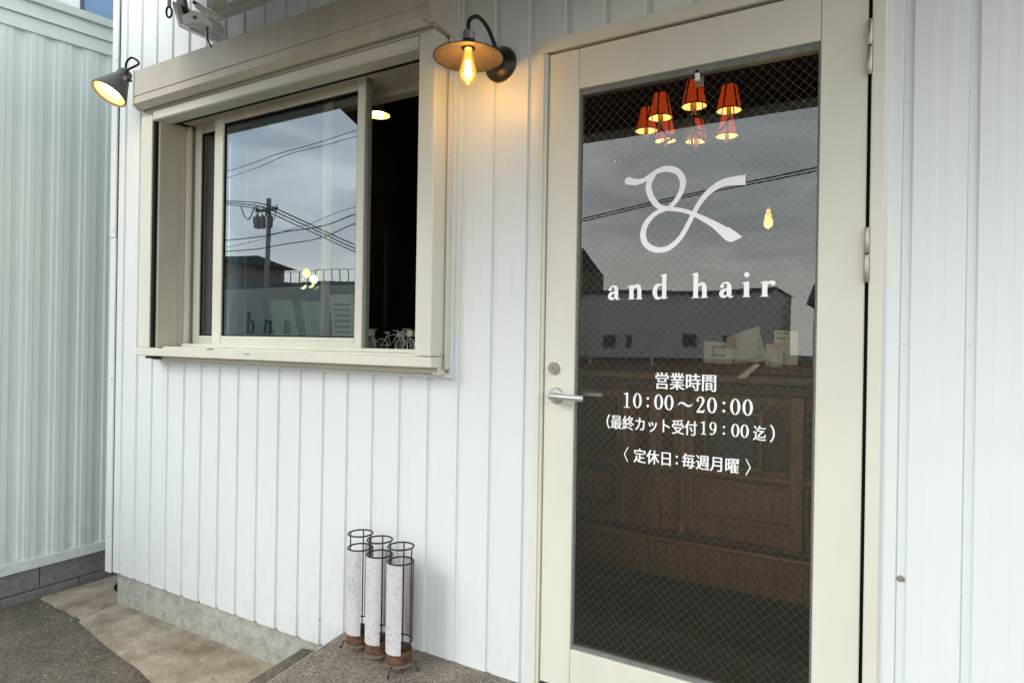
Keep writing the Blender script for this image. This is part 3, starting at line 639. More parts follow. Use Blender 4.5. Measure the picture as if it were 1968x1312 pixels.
for ch, px in (('a', 1166.5), ('n', 1205), ('d', 1253), ('h', 1328), ('a', 1381), ('i', 1425.5), ('r', 1460.5)):
    ink = Ink(); glyph(ink, ch, wy(px, 573).x - 0.001, 1.5540, XH * 1.10); ink.done('letter', label='white serif letter ' + ch)
def cjk(ink_bm, txt, x0, x1, z0, z1, bold=0.0011, parent=None, nm='lettering'):
    c = bpy.data.curves.new('t', 'FONT'); c.body = txt; c.size = 1; c.resolution_u = 3
    o = bpy.data.objects.new('t', c); COL.objects.link(o)
    me = bpy.data.meshes.new_from_object(o.evaluated_get(bpy.context.evaluated_depsgraph_get()))
    bpy.data.objects.remove(o); bpy.data.curves.remove(c)
    xs = [v.co.x for v in me.vertices]; ys = [v.co.y for v in me.vertices]
    a, b, lo, hi = min(xs), max(xs), min(ys), max(ys)
    faces = [tuple(p.vertices) for p in me.polygons]
    for k, dx in enumerate((0.0, bold, -bold, bold * 0.5, -bold * 0.5)):
        y = YG - 0.0010 - 0.00008 * k
        vs = [ink_bm.verts.new((x0 + (v.co.x - a) / (b - a) * (x1 - x0) + dx, y, z0 + (v.co.y - lo) / (hi - lo) * (z1 - z0) + (0.0002 if k > 2 else 0))) for v in me.vertices]
        for f in faces:
            try: ink_bm.faces.new([vs[i] for i in f])
            except ValueError: pass
    bpy.data.meshes.remove(me)
bm = BM(); cjk(bm, '営業時間', -0.575, -0.400, 1.2855, 1.3355); add('lettering', bm, 'letter', DR, label='white Japanese heading of opening hours')
ink = Ink()
h = 0.0470; xs = [-0.672 + 0.0315 * i for i in range(12)]
for ch, px in (('1', 1203), ('0', 1223), (':', 1243), ('0', 1264), ('0', 1284), ('~', 1315), ('2', 1345), ('0', 1367), (':', 1390), ('0', 1412), ('0', 1436)):
    glyph(ink, ch, wy(px, 780).x - h * (0.5 if ch == '~' else 0.3), 1.2235, h)
ink.done('lettering', label='white figures 10:00 to 20:00')
bm = BM(); cjk(bm, '（最終カット受付', -0.728, wy(1338, 822).x, 1.155, 1.199, 0.0008); add('lettering', bm, 'letter', DR)
bm = BM(); cjk(bm, '迄', wy(1447, 825).x, wy(1471, 825).x, 1.158, 1.199, 0.0008); add('lettering', bm, 'letter', DR)
bm = BM(); cjk(bm, '）', wy(1479, 825).x, wy(1488, 825).x, 1.156, 1.204, 0.0006)
add('lettering', bm, 'letter', DR)
ink = Ink()
for ch, px in (('1', 1351), ('9', 1369), (':', 1390), ('0', 1412), ('0', 1430)): glyph(ink, ch, wy(px, 825).x - 0.0115, 1.1615, 0.0385)
ink.done('lettering', label='white figures 19:00')
bm = BM(); cjk(bm, '〈', -0.671, -0.657, 1.058, 1.104, 0.0); add('lettering', bm, 'letter', DR)
bm = BM(); cjk(bm, '定休日', wy(1216, 885).x, wy(1287, 885).x, 1.0595, 1.1025, 0.0008); add('lettering', bm, 'letter', DR)
ink = Ink(); glyph(ink, ':', wy(1299, 885).x - 0.012, 1.0625, 0.040); ink.done('lettering')
bm = BM(); cjk(bm, '毎週月曜', wy(1309, 885).x, wy(1419, 885).x, 1.0595, 1.1025, 0.0008); add('lettering', bm, 'letter', DR, label='white Japanese line naming the closing day')
bm = BM(); cjk(bm, '〉', -0.316, -0.302, 1.058, 1.104, 0.0); add('lettering', bm, 'letter', DR)

# ------------------------------------------------------------------ awning over window and door
AW = thing('awning', (-1.1, -0.02, 3.0), 'folding arm awning of maroon cloth fixed high on the white wall', 'awning')
def ab(name, m, *a, **k): return obox(name, m, AW, *a, **k)
AX0, AX1 = -2.93, 0.75
bm = BM(); prism(bm, [(-0.13, 3.118), (-1.52, 2.625), (-1.52, 2.620), (-0.13, 3.113)], 'x', AX0 + 0.03, AX1 - 0.05); add('cloth', bm, 'fabric', AW)
bm = BM(); mt = aim((AX0 + 0.03, -0.13, 3.085), (1, 0, 0)); lathe(bm, [(0, 0), (0.036, 0), (0.036, AX1 - AX0 - 0.06), (0, AX1 - AX0 - 0.06)], 24, mt); add('roller_tube', bm, mat('red_awning_roll', (0.16, 0.02, 0.02), 0.9), AW, smooth='auto')
ab('front_bar', 'plastic_white', AX0, AX1, -1.56, -1.515, 2.585, 2.64, bev=0.008, seg=2)
def pxprism(name, pts, y0, y1, m='awn_white'):
    P = [wy(x, y, y0) for x, y in pts]; bm = BM(); prism(bm, [(p.x, p.z) for p in P], 'y', y0, y1)
    es = bm.edges[:]; bmesh.ops.bevel(bm, geom=es, offset=0.002, segments=1, affect='EDGES'); return add(name, bm, m, AW)
M['awn_white'] = mat('weathered_white_casting', (0.62, 0.62, 0.58), 0.5, var=0.12, vscale=18)
t0 = wy(405, 32, -0.10); ab('torsion_bar', 'awn_white', t0.x, AX1, -0.115, -0.075, t0.z - 0.02, t0.z + 0.02, bev=0.004)
pxprism('wall_bracket', ((330, 4), (337, 4), (346, 46), (366, 52), (366, 57), (343, 52)), -0.16, -0.001)
pxprism('end_plate', ((336, -14), (352, -14), (358, 20), (350, 40), (344, 44)), -0.13, -0.115, 'dark_metal')
pxprism('shoulder', ((348, 30), (372, 20), (384, 24), (400, 34), (408, 46), (408, 58), (402, 58), (399, 48), (388, 42), (372, 44), (352, 48)), -0.19, -0.135)
pxprism('arm_plate', ((368, -2), (378, 4), (396, 20), (422, 32), (416, 37), (392, 30), (376, 16)), -0.215, -0.192)
pxprism('arm_link', ((398, -12), (418, -12), (412, 8), (404, 17), (396, 12)), -0.20, -0.15)
for px, py in ((374, 34), (399, 55), (374, 6)):
    bm = BM(); c = wy(px, py, -0.217 if py < 20 else -0.192); lathe(bm, [(0, 0), (0.007, 0), (0.007, 0.006), (0, 0.006)], 12, aim(c, (0, -1, 0))); add('bolt', bm, 'dark_metal', AW, smooth='auto')
bm = BM(); c = wy(399, 58, -0.17); tube(bm, [c, c + Vector((0, 0, -0.04)), c + Vector((0.004, 0.02, -0.075))], 0.0035, 6); add('stay_wire', bm, 'iron', AW)
for k, x in enumerate((-2.80, 0.55)):
    sx = 1 if k == 0 else -1
    e = (x + sx * 0.62, -0.72, 2.78)
    bm = BM(); tube(bm, [(x + 0.06, -0.14, 2.99), e], 0.021, 10); add('arm', bm, 'plastic_white', AW, smooth='auto')
    bm = BM(); tube(bm, [e, (x + 0.12, -1.53, 2.60)], 0.017, 10); add('arm', bm, 'plastic_white', AW, smooth='auto')
    bm = BM(); box(bm, e[0] - 0.035, e[0] + 0.035, -0.755, -0.685, 2.75, 2.81, 0.01, 2); add('elbow', bm, 'plastic_white', AW)
obox('wall_bracket', 'awn_white', AW, 0.52, 0.62, -0.17, -0.001, 2.97, 3.13, 0.004)
ey = wy(325, 24, -0.17)
bm = BM(); tube(bm, [ey + Vector((0.013 * math.cos(a) * 0.6, 0.008 * math.cos(a), 0.024 * math.sin(a))) for a in [2 * math.pi * i / 16 for i in range(16)]], 0.0046, 8, closed=True); add('crank_eye', bm, 'dark_metal', AW, smooth='auto')
bm = BM(); tube(bm, [ey + Vector((0, 0, 0.024)), ey + Vector((0, 0, 0.06)), ey + Vector((0.01, 0.02, 0.14))], 0.0085, 8); add('gear_shaft', bm, 'awn_white', AW, smooth='auto')

# ------------------------------------------------------------------ wall lamps
def point_light(name, loc, power, col, parent, rad=0.02):
    d = bpy.data.lights.new(name, 'POINT'); d.energy = power; d.color = col; d.shadow_soft_size = rad
    o = bpy.data.objects.new(name, d); link(o, parent, loc); return o
# gooseneck lamp between window and door
LC = Vector((-1.138, -0.185, 2.318))       # shade rim centre
LA = thing('wall_lamp', (-1.125, -0.01, 2.365), 'lit bronze gooseneck wall lamp with flat disc shade and bare bulb', 'lamp', 'lit lamps on the outside wall')
bm = BM(); lathe(bm, [(0, 0), (0.060, 0.0), (0.060, 0.008), (0.054, 0.016), (0.046, 0.019), (0.040, 0.024), (0.02, 0.028), (0, 0.028)], 36, aim((-1.128, 0.0, 2.362), (0, -1, 0))); add('backplate', bm, 'dark_metal', LA, smooth='auto')
bm = BM(); lathe(bm, [(0.024, 0.030), (0.06, 0.018), (0.108, 0.0), (0.110, -0.001), (0.108, -0.0025), (0.06, 0.0145), (0.024, 0.026)], 48, Matrix.Translation(LC), close=True); add('lamp_shade', bm, 'shade_in', LA, smooth='auto')
bm = BM(); lathe(bm, [(0.1085, -0.0005), (0.1115, -0.001), (0.1115, -0.003), (0.1085, -0.0035)], 48, Matrix.Translation(LC), close=True); add('shade_rim', bm, 'dark_metal', LA, smooth='auto')
bm = BM(); lathe(bm, [(0.0205, 0.028), (0.0205, 0.052), (0, 0.052)], 28, Matrix.Translation(LC)); add('socket', bm, 'dark_metal', LA, smooth='auto')
bm = BM(); lathe(bm, [(0.0205, 0.0525), (0.0205, 0.076), (0.017, 0.080), (0.008, 0.082), (0, 0.082)], 28, Matrix.Translation(LC)); add('socket_cap', bm, 'socket_steel', LA, smooth='auto')
top = LC + Vector((0, 0, 0.08)); pl_ = Vector((-1.128, -0.020, 2.366))
bm = BM(); tube(bm, smooth_pts([top, top + Vector((0, 0, 0.03)), top + Vector((0.004, 0.016, 0.052)), top + Vector((0.010, 0.045, 0.062)), top + Vector((0.017, 0.085, 0.045)), top + Vector((0.022, 0.125, 0.0)), top + Vector((0.025, 0.150, -0.030)), pl_], 5), 0.0068, 12); add('gooseneck', bm, 'dark_metal', LA, smooth='auto')
def edison(parent, c, s=1.0, fil='filament', n=4):
    prof = [(0.0125, 0.0), (0.0130, -0.010), (0.0165, -0.026), (0.0235, -0.052), (0.0290, -0.074), (0.0300, -0.086), (0.0270, -0.100), (0.0190, -0.111), (0.008, -0.116), (0.0, -0.117)]
    bm = BM(); lathe(bm, [(r * s, z * s) for r, z in prof], 28, Matrix.Translation(c)); add('bulb', bm, 'bulb_glass', parent, smooth=True)
    bm = BM()
    for k in range(n):
        a = 2 * math.pi * k / n + 0.4
        tube(bm, [c + Vector((0.005 * math.cos(a), 0.005 * math.sin(a), -0.040)) * s, c + Vector((0.010 * math.cos(a), 0.010 * math.sin(a), -0.092)) * s], 0.0026 * s, 6)
    add('filament', bm, fil, parent)
    bm = BM(); lathe(bm, [(0, 0.0), (0.013 * s, 0.0), (0.013 * s, 0.020 * s), (0, 0.020 * s)], 16, Matrix.Translation(c)); add('bulb_cap', bm, 'socket_steel', parent, smooth='auto')
edison(LA, LC + Vector((0, 0, 0.026)), 0.96)
point_light('lamp_light', LC + Vector((0, 0, -0.048)), 0.85, (1.0, 0.58, 0.20), LA, 0.016)
# spot lamp at the left end of the shutter housing
LB_c = wy(208, 182, -0.16)
LB = thing('wall_lamp', (-3.2, -0.02, 2.6), 'lit grey cone spot lamp beside the left end of shutter box', 'lamp', 'lit lamps on the outside wall')
axis = Vector((0.03, 0.50, 0.86)).normalized()      # from mouth towards neck
mt = aim(LB_c, axis) @ Matrix.Scale(1.12, 4)
bm = BM(); lathe(bm, [(0.070, 0.0), (0.074, 0.004), (0.072, 0.012), (0.040, 0.088), (0.036, 0.092), (0.033, 0.088), (0.064, 0.012)], 40, mt, close=True); add('lamp_shade', bm, 'lamp_grey', LB, smooth='auto')
bm = BM(); lathe(bm, [(0.0, 0.145), (0.022, 0.145), (0.030, 0.138), (0.031, 0.094), (0.039, 0.094), (0.040, 0.088), (0.0, 0.086)], 28, mt); add('lamp_neck', bm, 'lamp_grey', LB, smooth='auto')
bm = BM(); lathe(bm, [(0.0, 0.016), (0.022, 0.020), (0.032, 0.034), (0.030, 0.060), (0, 0.07)], 28, mt); add('bulb', bm, 'led', LB, smooth=True)
bm = BM(); lathe(bm, [(0.0635, 0.010), (0.040, 0.070)], 36, mt); add('reflector', bm, emit('lit_reflector', (1.0, 0.62, 0.16), 0.62), LB, smooth=True)
jt = wy(244, 152, -0.12); nk = LB_c + axis * 0.11; ru = wy(256, 165, -0.05)
bm = BM(); tube(bm, [nk, jt, jt + (ru - jt) * 0.9 + Vector((0.03, 0.05, 0))], 0.006, 8); add('bracket_arm', bm, 'dark_metal', LB, smooth='auto')
bm = BM(); lathe(bm, [(0, -0.012), (0.013, -0.012), (0.013, 0.012), (0, 0.012)], 16, aim(jt, (0.3, -1, 0))); add('knuckle', bm, 'dark_metal', LB, smooth='auto')
tp = LB_c + axis * 0.16
bm = BM(); tube(bm, smooth_pts([tp, tp + Vector((0, 0, 0.045)), tp + Vector((0.03, 0.01, 0.07)), tp + Vector((0.075, 0.02, 0.035)), jt + Vector((0.0, 0, 0.04)), jt], 5), 0.0052, 8); add('cable', bm, 'black', LB, smooth='auto')
ld = bpy.data.lights.new('lamp_light', 'SPOT'); ld.energy = 1.2; ld.color = (1, 0.72, 0.36); ld.spot_size = R(120); ld.spot_blend = 0.6; ld.shadow_soft_size = 0.03
lo = bpy.data.objects.new('lamp_light', ld); link(lo, LB, LB_c - axis * 0.003); lo.rotation_euler = axis.to_track_quat('Z', 'Y').to_euler()

# ------------------------------------------------------------------ umbrella stand on the step
UC = [Vector((-1.637, -0.104, 0)), Vector((-1.528, -0.122, 0)), Vector((-1.418, -0.138, 0))]
US = thing('umbrella_stand', (-1.528, -0.12, 0.286), 'three tube umbrella stand of distressed white strips and rusty cups on step', 'umbrella stand')
RR = 0.044
for i, c in enumerate(UC):
    T = Matrix.Translation(c)
    for z in (0.708, 0.657, 0.385):
        bm = BM(); tube(bm, [c + Vector((RR * math.cos(a), RR * math.sin(a), z)) for a in [2 * math.pi * k / 32 for k in range(32)]], 0.0030, 8, closed=True); add('ring', bm, 'iron', US, smooth=True)
    va = math.atan2(CAM.y - c.y, CAM.x - c.x)          # towards the viewer's side of the step
    for a in (va + 0.98, va + 2.9, va - 2.2):
        p = c + Vector((RR * math.cos(a), RR * math.sin(a), 0))
        bm = BM(); tube(bm, [p + Vector((0, 0, 0.31)), p + Vector((0, 0, 0.708))], 0.0024, 6); add('rod', bm, 'iron', US)
    for a0, a1, m, z0 in ((va - 1.55, va + 0.10, 'distressed', 0.352), (va + 1.15, va + 2.75, 'wood_grey', 0.390)):
        bm = BM(); lathe(bm, [(RR + 0.0035, z0), (RR + 0.0035, 0.655), (RR + 0.0010, 0.655), (RR + 0.0010, z0)], 14, T, a0, a1, close=True); add('strip', bm, m, US, smooth='auto')
    bm = BM(); lathe(bm, [(0, 0.312), (RR - 0.002, 0.312), (RR, 0.314), (RR, 0.358), (RR - 0.002, 0.360), (RR - 0.003, 0.358), (RR - 0.003, 0.318), (0, 0.318)], 36, T); add('cup', bm, 'rust', US, smooth='auto')
    bm = BM(); lathe(bm, [(RR - 0.001, 0.308), (RR + 0.004, 0.308), (RR + 0.004, 0.316), (RR - 0.001, 0.316)], 36, T, close=True); add('cup_band', bm, 'rust_pale', US, smooth='auto')
for c, dx, dy in ((UC[0], -0.052, -0.028), (UC[2], 0.010, -0.062), (UC[2], 0.058, 0.020), (UC[0], -0.03, 0.05)):
    p = c + Vector((dx * 0.6, dy * 0.6, 0.312))
    bm = BM(); tube(bm, smooth_pts([p, p + Vector((dx * 0.35, dy * 0.35, 0.001)), c + Vector((dx, dy, 0.302)), c + Vector((dx * 1.12, dy * 1.12, 0.2885))], 5), 0.0024, 8); tube(bm, [c + Vector((dx * 1.12, dy * 1.12, 0.2862)), c + Vector((dx * 1.12, dy * 1.12, 0.294))], 0.0042, 8); add('foot', bm, 'iron', US, smooth='auto')

# ------------------------------------------------------------------ neighbouring building on the left
NB = thing('neighbour_building', (-3.95, -1.0, 0), 'pale green ribbed metal building close on the left of the salon', 'building')
NX = -3.90
def nz_top(y): return 3.075 + (y - 0.196) * 0.08
prof = [(0, 0.010), (0.020, 0.010), (0.027, 0.0), (0.045, 0.0), (0.052, -0.004), (0.075, -0.004), (0.082, 0.0), (0.110, 0.0), (0.117, 0.006), (0.1375, 0.010)]
for i in range(-2, 6):
    y = -0.278 + 0.1377 * i
    bm = BM(); poly = [(NX - d, y + t) for t, d in prof] + [(NX - d - 0.004, y + t) for t, d in prof[::-1]]
    prism(bm, poly, 'z', 0.22, 3.16); add('siding_panel', bm, 'siding_old', NB)
obox('wall', 'wall_in', NB, -6.5, NX - 0.03, -0.54, 1.2, 0.0, 3.18)
obox('base_flashing', 'siding_old', NB, NX - 0.02, NX + 0.012, -0.56, 1.0, 0.168, 0.222, 0.002)
y = -2.6 + 0.11
for r_, (z0, z1) in enumerate(((-0.05, 0.046), (0.050, 0.166))):
    yy = -0.34 - 0.195 * r_
    while yy < 0.9:
        obox('block', 'block', NB, NX - 0.09, NX - (0.006 if r_ else 0.0), yy + 0.002, yy + 0.388, z0, z1, 0.003); yy += 0.39
a, b = -0.57, 1.0
for (d0, d1, dz0, dz1, nm, m) in ((0.0, 0.014, -0.030, 0.042, 'eave_flashing', 'siding_old'), (0.0, 0.030, 0.044, 0.115, 'eave_flashing', 'siding_old'), (0.0, 0.055, 0.117, 0.155, 'gutter', 'siding_old')):
    bm = BM(); za, zb = nz_top(a), nz_top(b)
    vs = [bm.verts.new(p) for p in ((NX - 0.03, a, za + dz0), (NX + d1, a, za + dz0), (NX + d1 + (0.01 if nm == 'gutter' else 0), a, za + dz1), (NX - 0.03, a, za + dz1), (NX - 0.03, b, zb + dz0), (NX + d1, b, zb + dz0), (NX + d1 + (0.01 if nm == 'gutter' else 0), b, zb + dz1), (NX - 0.03, b, zb + dz1))]
    for f in ((0, 1, 2, 3), (7, 6, 5, 4), (0, 4, 5, 1), (1, 5, 6, 2), (2, 6, 7, 3), (3, 7, 4, 0)): bm.faces.new([vs[k] for k in f])
    add(nm, bm, m, NB)
UX = -5.0
for k in range(9):
    z = 3.2 + k * 0.18; obox('clapboard', 'siding', NB, UX - 0.03, UX + (k % 2) * 0.004, -0.54, 0.528, z, z + 0.176)
UWN = add('window', box(BM(), UX - 0.03, UX + 0.012, 0.53, 0.552, 3.2, 4.8), mat('navy_frame', (0.04, 0.045, 0.09), 0.4), NB)
obox('pane', 'blue_glass', UWN, UX - 0.02, UX - 0.004, 0.553, 1.6, 3.2, 4.8)

# ------------------------------------------------------------------ things in the window
SZ = 1.366
def card(name, label, cat, pts, m, lines=None, group=None, th=0.0015):
    """flat sheet through four world points, given a thickness"""
    P = [Vector(p) for p in pts]; n = (P[1] - P[0]).cross(P[3] - P[0]).normalized() * th
    if n.y < 0: n = -n
    bm = BM(); a = [bm.verts.new(p) for p in P]; b = [bm.verts.new(p + n) for p in P]
    bm.faces.new(a); bm.faces.new(b[::-1])
    for k in range(4): bm.faces.new((a[k], b[k], b[(k + 1) % 4], a[(k + 1) % 4]))
    o = tag(add(name, bm, m), label, cat, group)
    if lines:
        for (u0, u1, v0, v1, mm) in lines:
            bm = BM(); Q = lambda u, v: P[0].lerp(P[1], u).lerp(P[3].lerp(P[2], u), v) - n * 0.3
            bm.faces.new([bm.verts.new(q) for q in (Q(u0, v0), Q(u1, v0), Q(u1, v1), Q(u0, v1))]); add('print', bm, mm, o)
    return o
def wcard(px, yb, yt, label, m, lines=None):
    (x0, x1, x2, x3) = px; a = wy(x0, 645, yb); b = wy(x1, 645, yb); c = wy(x2, yt, yb + 0.05); d = wy(x3, yt, yb + 0.05)
    a.z = b.z = SZ + 0.003
    return card('menu_card', label, 'card', (a, b, c, d), m, lines, 'cards leaning inside the window')
bars = [(0.15, 0.85, v, v + 0.03, 'ink') for v in (0.2, 0.3, 0.4, 0.5, 0.6, 0.7, 0.8)]
wcard((458, 492, 474, 448), 0.235, 594, 'small pale green card leaning behind the window, farthest left', 'paper_green')
wcard((533, 577, 562, 516), 0.25, 577, 'large pale green sheet leaning behind the middle of the window', 'paper_green')
wcard((592, 622, 614, 578), 0.275, 578, 'narrow pale green sheet leaning next to the dark ribbon', 'paper_green')
wcard((642, 682, 679, 632), 0.26, 566, 'printed list with rows of text leaning at right of sash', 'paper', bars)
# cluster of small lit lamps in the room behind the sash
LCc = wy(590, 532, 0.62)
V = thing('lamp_cluster', LCc, 'cluster of small lit yellow and cream lamps behind the window glass', 'lamp')
M['lit_yellow'] = emit('lit_yellow_lamp', (0.95, 0.80, 0.10), 1.1); M['lit_cream'] = emit('lit_cream_lamp', (1.0, 0.92, 0.55), 1.3)
for (px, py, r_, m, half) in ((589, 525, 0.024, 'lit_yellow', 0), (603, 537, 0.024, 'lit_cream', 0), (576, 536, 0.024, 'lit_yellow', 1), (582, 547, 0.024, 'lit_cream', 1), (597, 545, 0.022, 'lit_cream', 1)):
    c = wy(px, py, 0.62)
    bm = BM(); bmesh.ops.create_uvsphere(bm, u_segments=20, v_segments=12, radius=r_, matrix=Matrix.Translation(c) @ Matrix.Diagonal((0.9, 0.9, 1.08, 1))); add('globe', bm, m, V, smooth=True)
    if half:
        bm = BM(); lathe(bm, [(r_ * 1.12 * math.cos(t), r_ * 1.2 * math.sin(t)) for t in [R(-15 + 15 * q) for q in range(8)]], 20, Matrix.Translation(c) @ Matrix.Rotation(R(35), 4, 'X') @ Matrix.Rotation(R(-20), 4, 'Y')); add('shade', bm, 'wall_in', V, smooth=True)
    bm = BM(); tube(bm, smooth_pts([c + Vector((0, 0.01, r_)), c + Vector((0, 0.03, r_ + 0.04)), Vector((LCc.x, LCc.y + 0.05, c.z + 0.12)), Vector((LCc.x, LCc.y + 0.05, 2.2))], 4), 0.003, 6); add('cord', bm, 'black', V)
obox('hanger', 'black', V, LCc.x - 0.01, LCc.x + 0.01, LCc.y + 0.04, LCc.y + 0.06, 2.2, 3.10)
rb_ = BM(); pts = smooth_pts([wy(570, 572, 0.30), wy(566, 582, 0.30), wy(572, 602, 0.30), wy(584, 622, 0.30), wy(588, 644, 0.30)], 5)
for p in range(len(pts) - 1):
    a, b = pts[p], pts[p + 1]; s = Vector((0.016, 0.004, 0.0)); t = Vector((0, 0.002, 0))
    v = [rb_.verts.new(q) for q in (a - s, a + s, b + s, b - s, a - s + t, a + s + t, b + s + t, b - s + t)]
    for f in ((0, 1, 2, 3), (7, 6, 5, 4), (0, 4, 5, 1), (1, 5, 6, 2), (2, 6, 7, 3), (3, 7, 4, 0)): rb_.faces.new([v[k] for k in f])
bmesh.ops.remove_doubles(rb_, verts=rb_.verts[:], dist=1e-5)
tag(add('ribbon', rb_, 'ink'), 'dark curved ribbon standing among the cards on window ledge', 'ribbon')
# curtain gathered at the left of the room side
bm = BM(); cv = []
for k in range(61):
    t = k / 60; cv.append((-3.085 + 0.40 * t, 0.180 + 0.010 * math.sin(t * 46) + 0.004 * math.sin(t * 23 + 1)))
prism(bm, cv + [(x, y + 0.003) for x, y in cv[::-1]], 'z', 1.372, 2.42)
tag(add('curtain', bm, mat('slate_blue_curtain', (0.50, 0.56, 0.78), 0.9, var=0.08), smooth='auto'), 'slate blue curtain gathered behind the left end of the window', 'curtain')
# wire bicycles on the ledge in the open gap
def bicycle(p, ang, s, label):
    T = thing('toy_bicycle', p, label, 'ornament', 'wire bicycle ornaments on the ledge')
    cx, sx = math.cos(ang), math.sin(ang)
    Q = lambda u, h: Vector((p[0] + u * s * cx, p[1] + u * s * sx, p[2] + h * s))
    for u in (-0.33, 0.33):
        bm = BM(); tube(bm, [Q(u + 0.21 * math.cos(a), 0.225 + 0.21 * math.sin(a)) for a in [2 * math.pi * k / 28 for k in range(28)]], 0.0022, 6, closed=True)
        for k in range(4):
            a = math.pi * k / 4 + 0.2; tube(bm, [Q(u + 0.21 * math.cos(a), 0.225 + 0.21 * math.sin(a)), Q(u - 0.21 * math.cos(a), 0.225 - 0.21 * math.sin(a))], 0.0008, 5)
        add('wheel', bm, 'bike', T, smooth=True)
    bm = BM()
    for a, b in (((-0.33, 0.225), (-0.13, 0.55)), ((-0.33, 0.225), (-0.02, 0.22)), ((-0.13, 0.62), (-0.02, 0.22)), ((-0.02, 0.22), (0.22, 0.60)), ((-0.13, 0.55), (0.22, 0.60)), ((0.33, 0.225), (0.20, 0.72))):
        tube(bm, [Q(*a), Q(*b)], 0.0021, 6)
    add('frame', bm, 'bike', T, smooth=True)
    h = Q(0.20, 0.72); n = Vector((-sx, cx, 0)) * 0.16 * s
    bm = BM(); tube(bm, smooth_pts([h + n * 1.0 + (Q(-0.12, 0) - Q(0, 0)), h + n * 0.6, h, h - n * 0.6, h - n * 1.0 + (Q(-0.12, 0) - Q(0, 0))], 4), 0.0022, 6); add('handlebar', bm, 'bike', T, smooth=True)
    bm = BM(); c = Q(-0.14, 0.65); bmesh.ops.create_icosphere(bm, subdivisions=2, radius=0.075 * s, matrix=Matrix.Translation(c) @ Matrix.Rotation(ang, 4, 'Z') @ Matrix.Diagonal((1.5, 0.8, 0.45, 1))); add('saddle', bm, 'bike', T, smooth=True)
    bm = BM(); c = Q(0.34, 0.58); box(bm, c.x - 0.013, c.x + 0.013, c.y - 0.013, c.y + 0.013, c.z - 0.010, c.z + 0.014); add('basket', bm, 'bike', T)
def ledge(px, y): q = wy(px, 655, y); q.z = SZ; return q
bicycle(ledge(716, 0.26), 2.5, 0.135, 'wire bicycle ornament in the open window nearest the sash')
bicycle(ledge(752, 0.31), 0.5, 0.130, 'wire bicycle ornament in the middle of the open window gap')
bicycle(ledge(779, 0.25), -0.35, 0.135, 'wire bicycle ornament in the open window beside the right jamb')
# lamp deep inside
PC = wy(727, 222, 1.25)
PD = thing('pendant_lamp', PC, 'lit dish lamp glowing inside the open window', 'lamp')
bm = BM(); lathe(bm, [(0.075, 0.0), (0.06, 0.022), (0.03, 0.048), (0.012, 0.06), (0, 0.06)], 32, Matrix.Translation(PC)); add('lamp_shade', bm, mat('ivory_shade', (0.62, 0.42, 0.16), 0.5), PD, smooth=True)
bm = BM(); bmesh.ops.create_uvsphere(bm, u_segments=20, v_segments=12, radius=0.032, matrix=Matrix.Translation(PC + Vector((0, 0, 0.016)))); add('bulb', bm, 'led', PD, smooth=True)
bm = BM(); tube(bm, [PC + Vector((0, 0, 0.058)), Vector((PC.x, PC.y, 3.10))], 0.004, 6); add('cord', bm, 'black', PD)
point_light('lamp_light', PC + Vector((0, 0, -0.03)), 0.6, (1, 0.75, 0.4), PD, 0.03)
cp = wy(742, 500, 0.9)
tag(obox('coat_pole', 'wall_in', None, cp.x - 0.009, cp.x + 0.009, 0.891, 0.909, 0.306, 2.05), 'thin dark wooden pole standing in the room behind open window', 'pole')

# ------------------------------------------------------------------ inside the door: counter, papers, lights
YC = 1.15
RC = thing('reception_counter', (-0.6, YC + 0.25, 0.305), 'antique carved wooden reception counter behind the glass door', 'counter')
def cb(name, m, *a, **k): return obox(name, m, RC, *a, **k)
cb('body', 'wood', -2.2, 0.9, YC + 0.05, YC + 0.5, 0.307, 1.29)
cb('plinth', 'wood', -2.22, 0.92, YC, YC + 0.049, 0.307, 0.475, bev=0.004)
cb('plinth_moulding', 'wood', -2.23, 0.93, YC - 0.012, YC + 0.049, 0.4755, 0.497, bev=0.008, seg=2)
cb('plinth_moulding', 'wood_dark', -2.225, 0.925, YC + 0.008, YC + 0.049, 0.4975, 0.525, bev=0.006, seg=2)
cb('cornice', 'wood', -2.23, 0.93, YC - 0.005, YC + 0.0495, 1.245, 1.29, bev=0.008, seg=2)
cb('cornice', 'wood_dark', -2.22, 0.92, YC + 0.015, YC + 0.0495, 1.195, 1.2445, bev=0.006)
cb('counter_top', 'wood_dark', -2.26, 0.96, YC - 0.04, YC + 0.52, 1.291, 1.332, bev=0.006, seg=2)
xs_ = [-2.15, -1.62, -1.09, -0.80, -0.20, 0.32, 0.85]
for a, b in zip(xs_[:-1], xs_[1:]):
    cb('panel', 'wood_dark' if (a + b) / 2 < -1.0 else 'wood', a + 0.05, b - 0.05, YC + 0.030, YC + 0.0495, 0.60, 0.80, bev=0.006)
    cb('panel', 'wood', a + 0.075, b - 0.075, YC + 0.016, YC + 0.0298, 0.63, 0.77, bev=0.008)
    cb('panel', 'wood_dark', a + 0.05, b - 0.05, YC + 0.034, YC + 0.0495, 0.86, 1.15, bev=0.006)
    cb('panel_moulding', 'wood', a + 0.035, b - 0.035, YC + 0.010, YC + 0.0495, 0.812, 0.835, bev=0.005)
for x in xs_:
    bm = BM(); lathe(bm, [(0, 0.526), (0.026, 0.526), (0.026, 0.56), (0.016, 0.575), (0.022, 0.62), (0.017, 0.70), (0.013, 0.80), (0.020, 0.86), (0.014, 0.90), (0.018, 1.0), (0.013, 1.10), (0.024, 1.15), (0.024, 1.194), (0, 1.194)], 16, Matrix.Translation((x, YC + 0.028, 0))); add('spindle', bm, 'wood', RC, smooth='auto')
gp = [wy(p[0], p[1], YC + 0.012) for p in ((1358, 850), (1448, 862), (1448, 950), (1358, 935))]
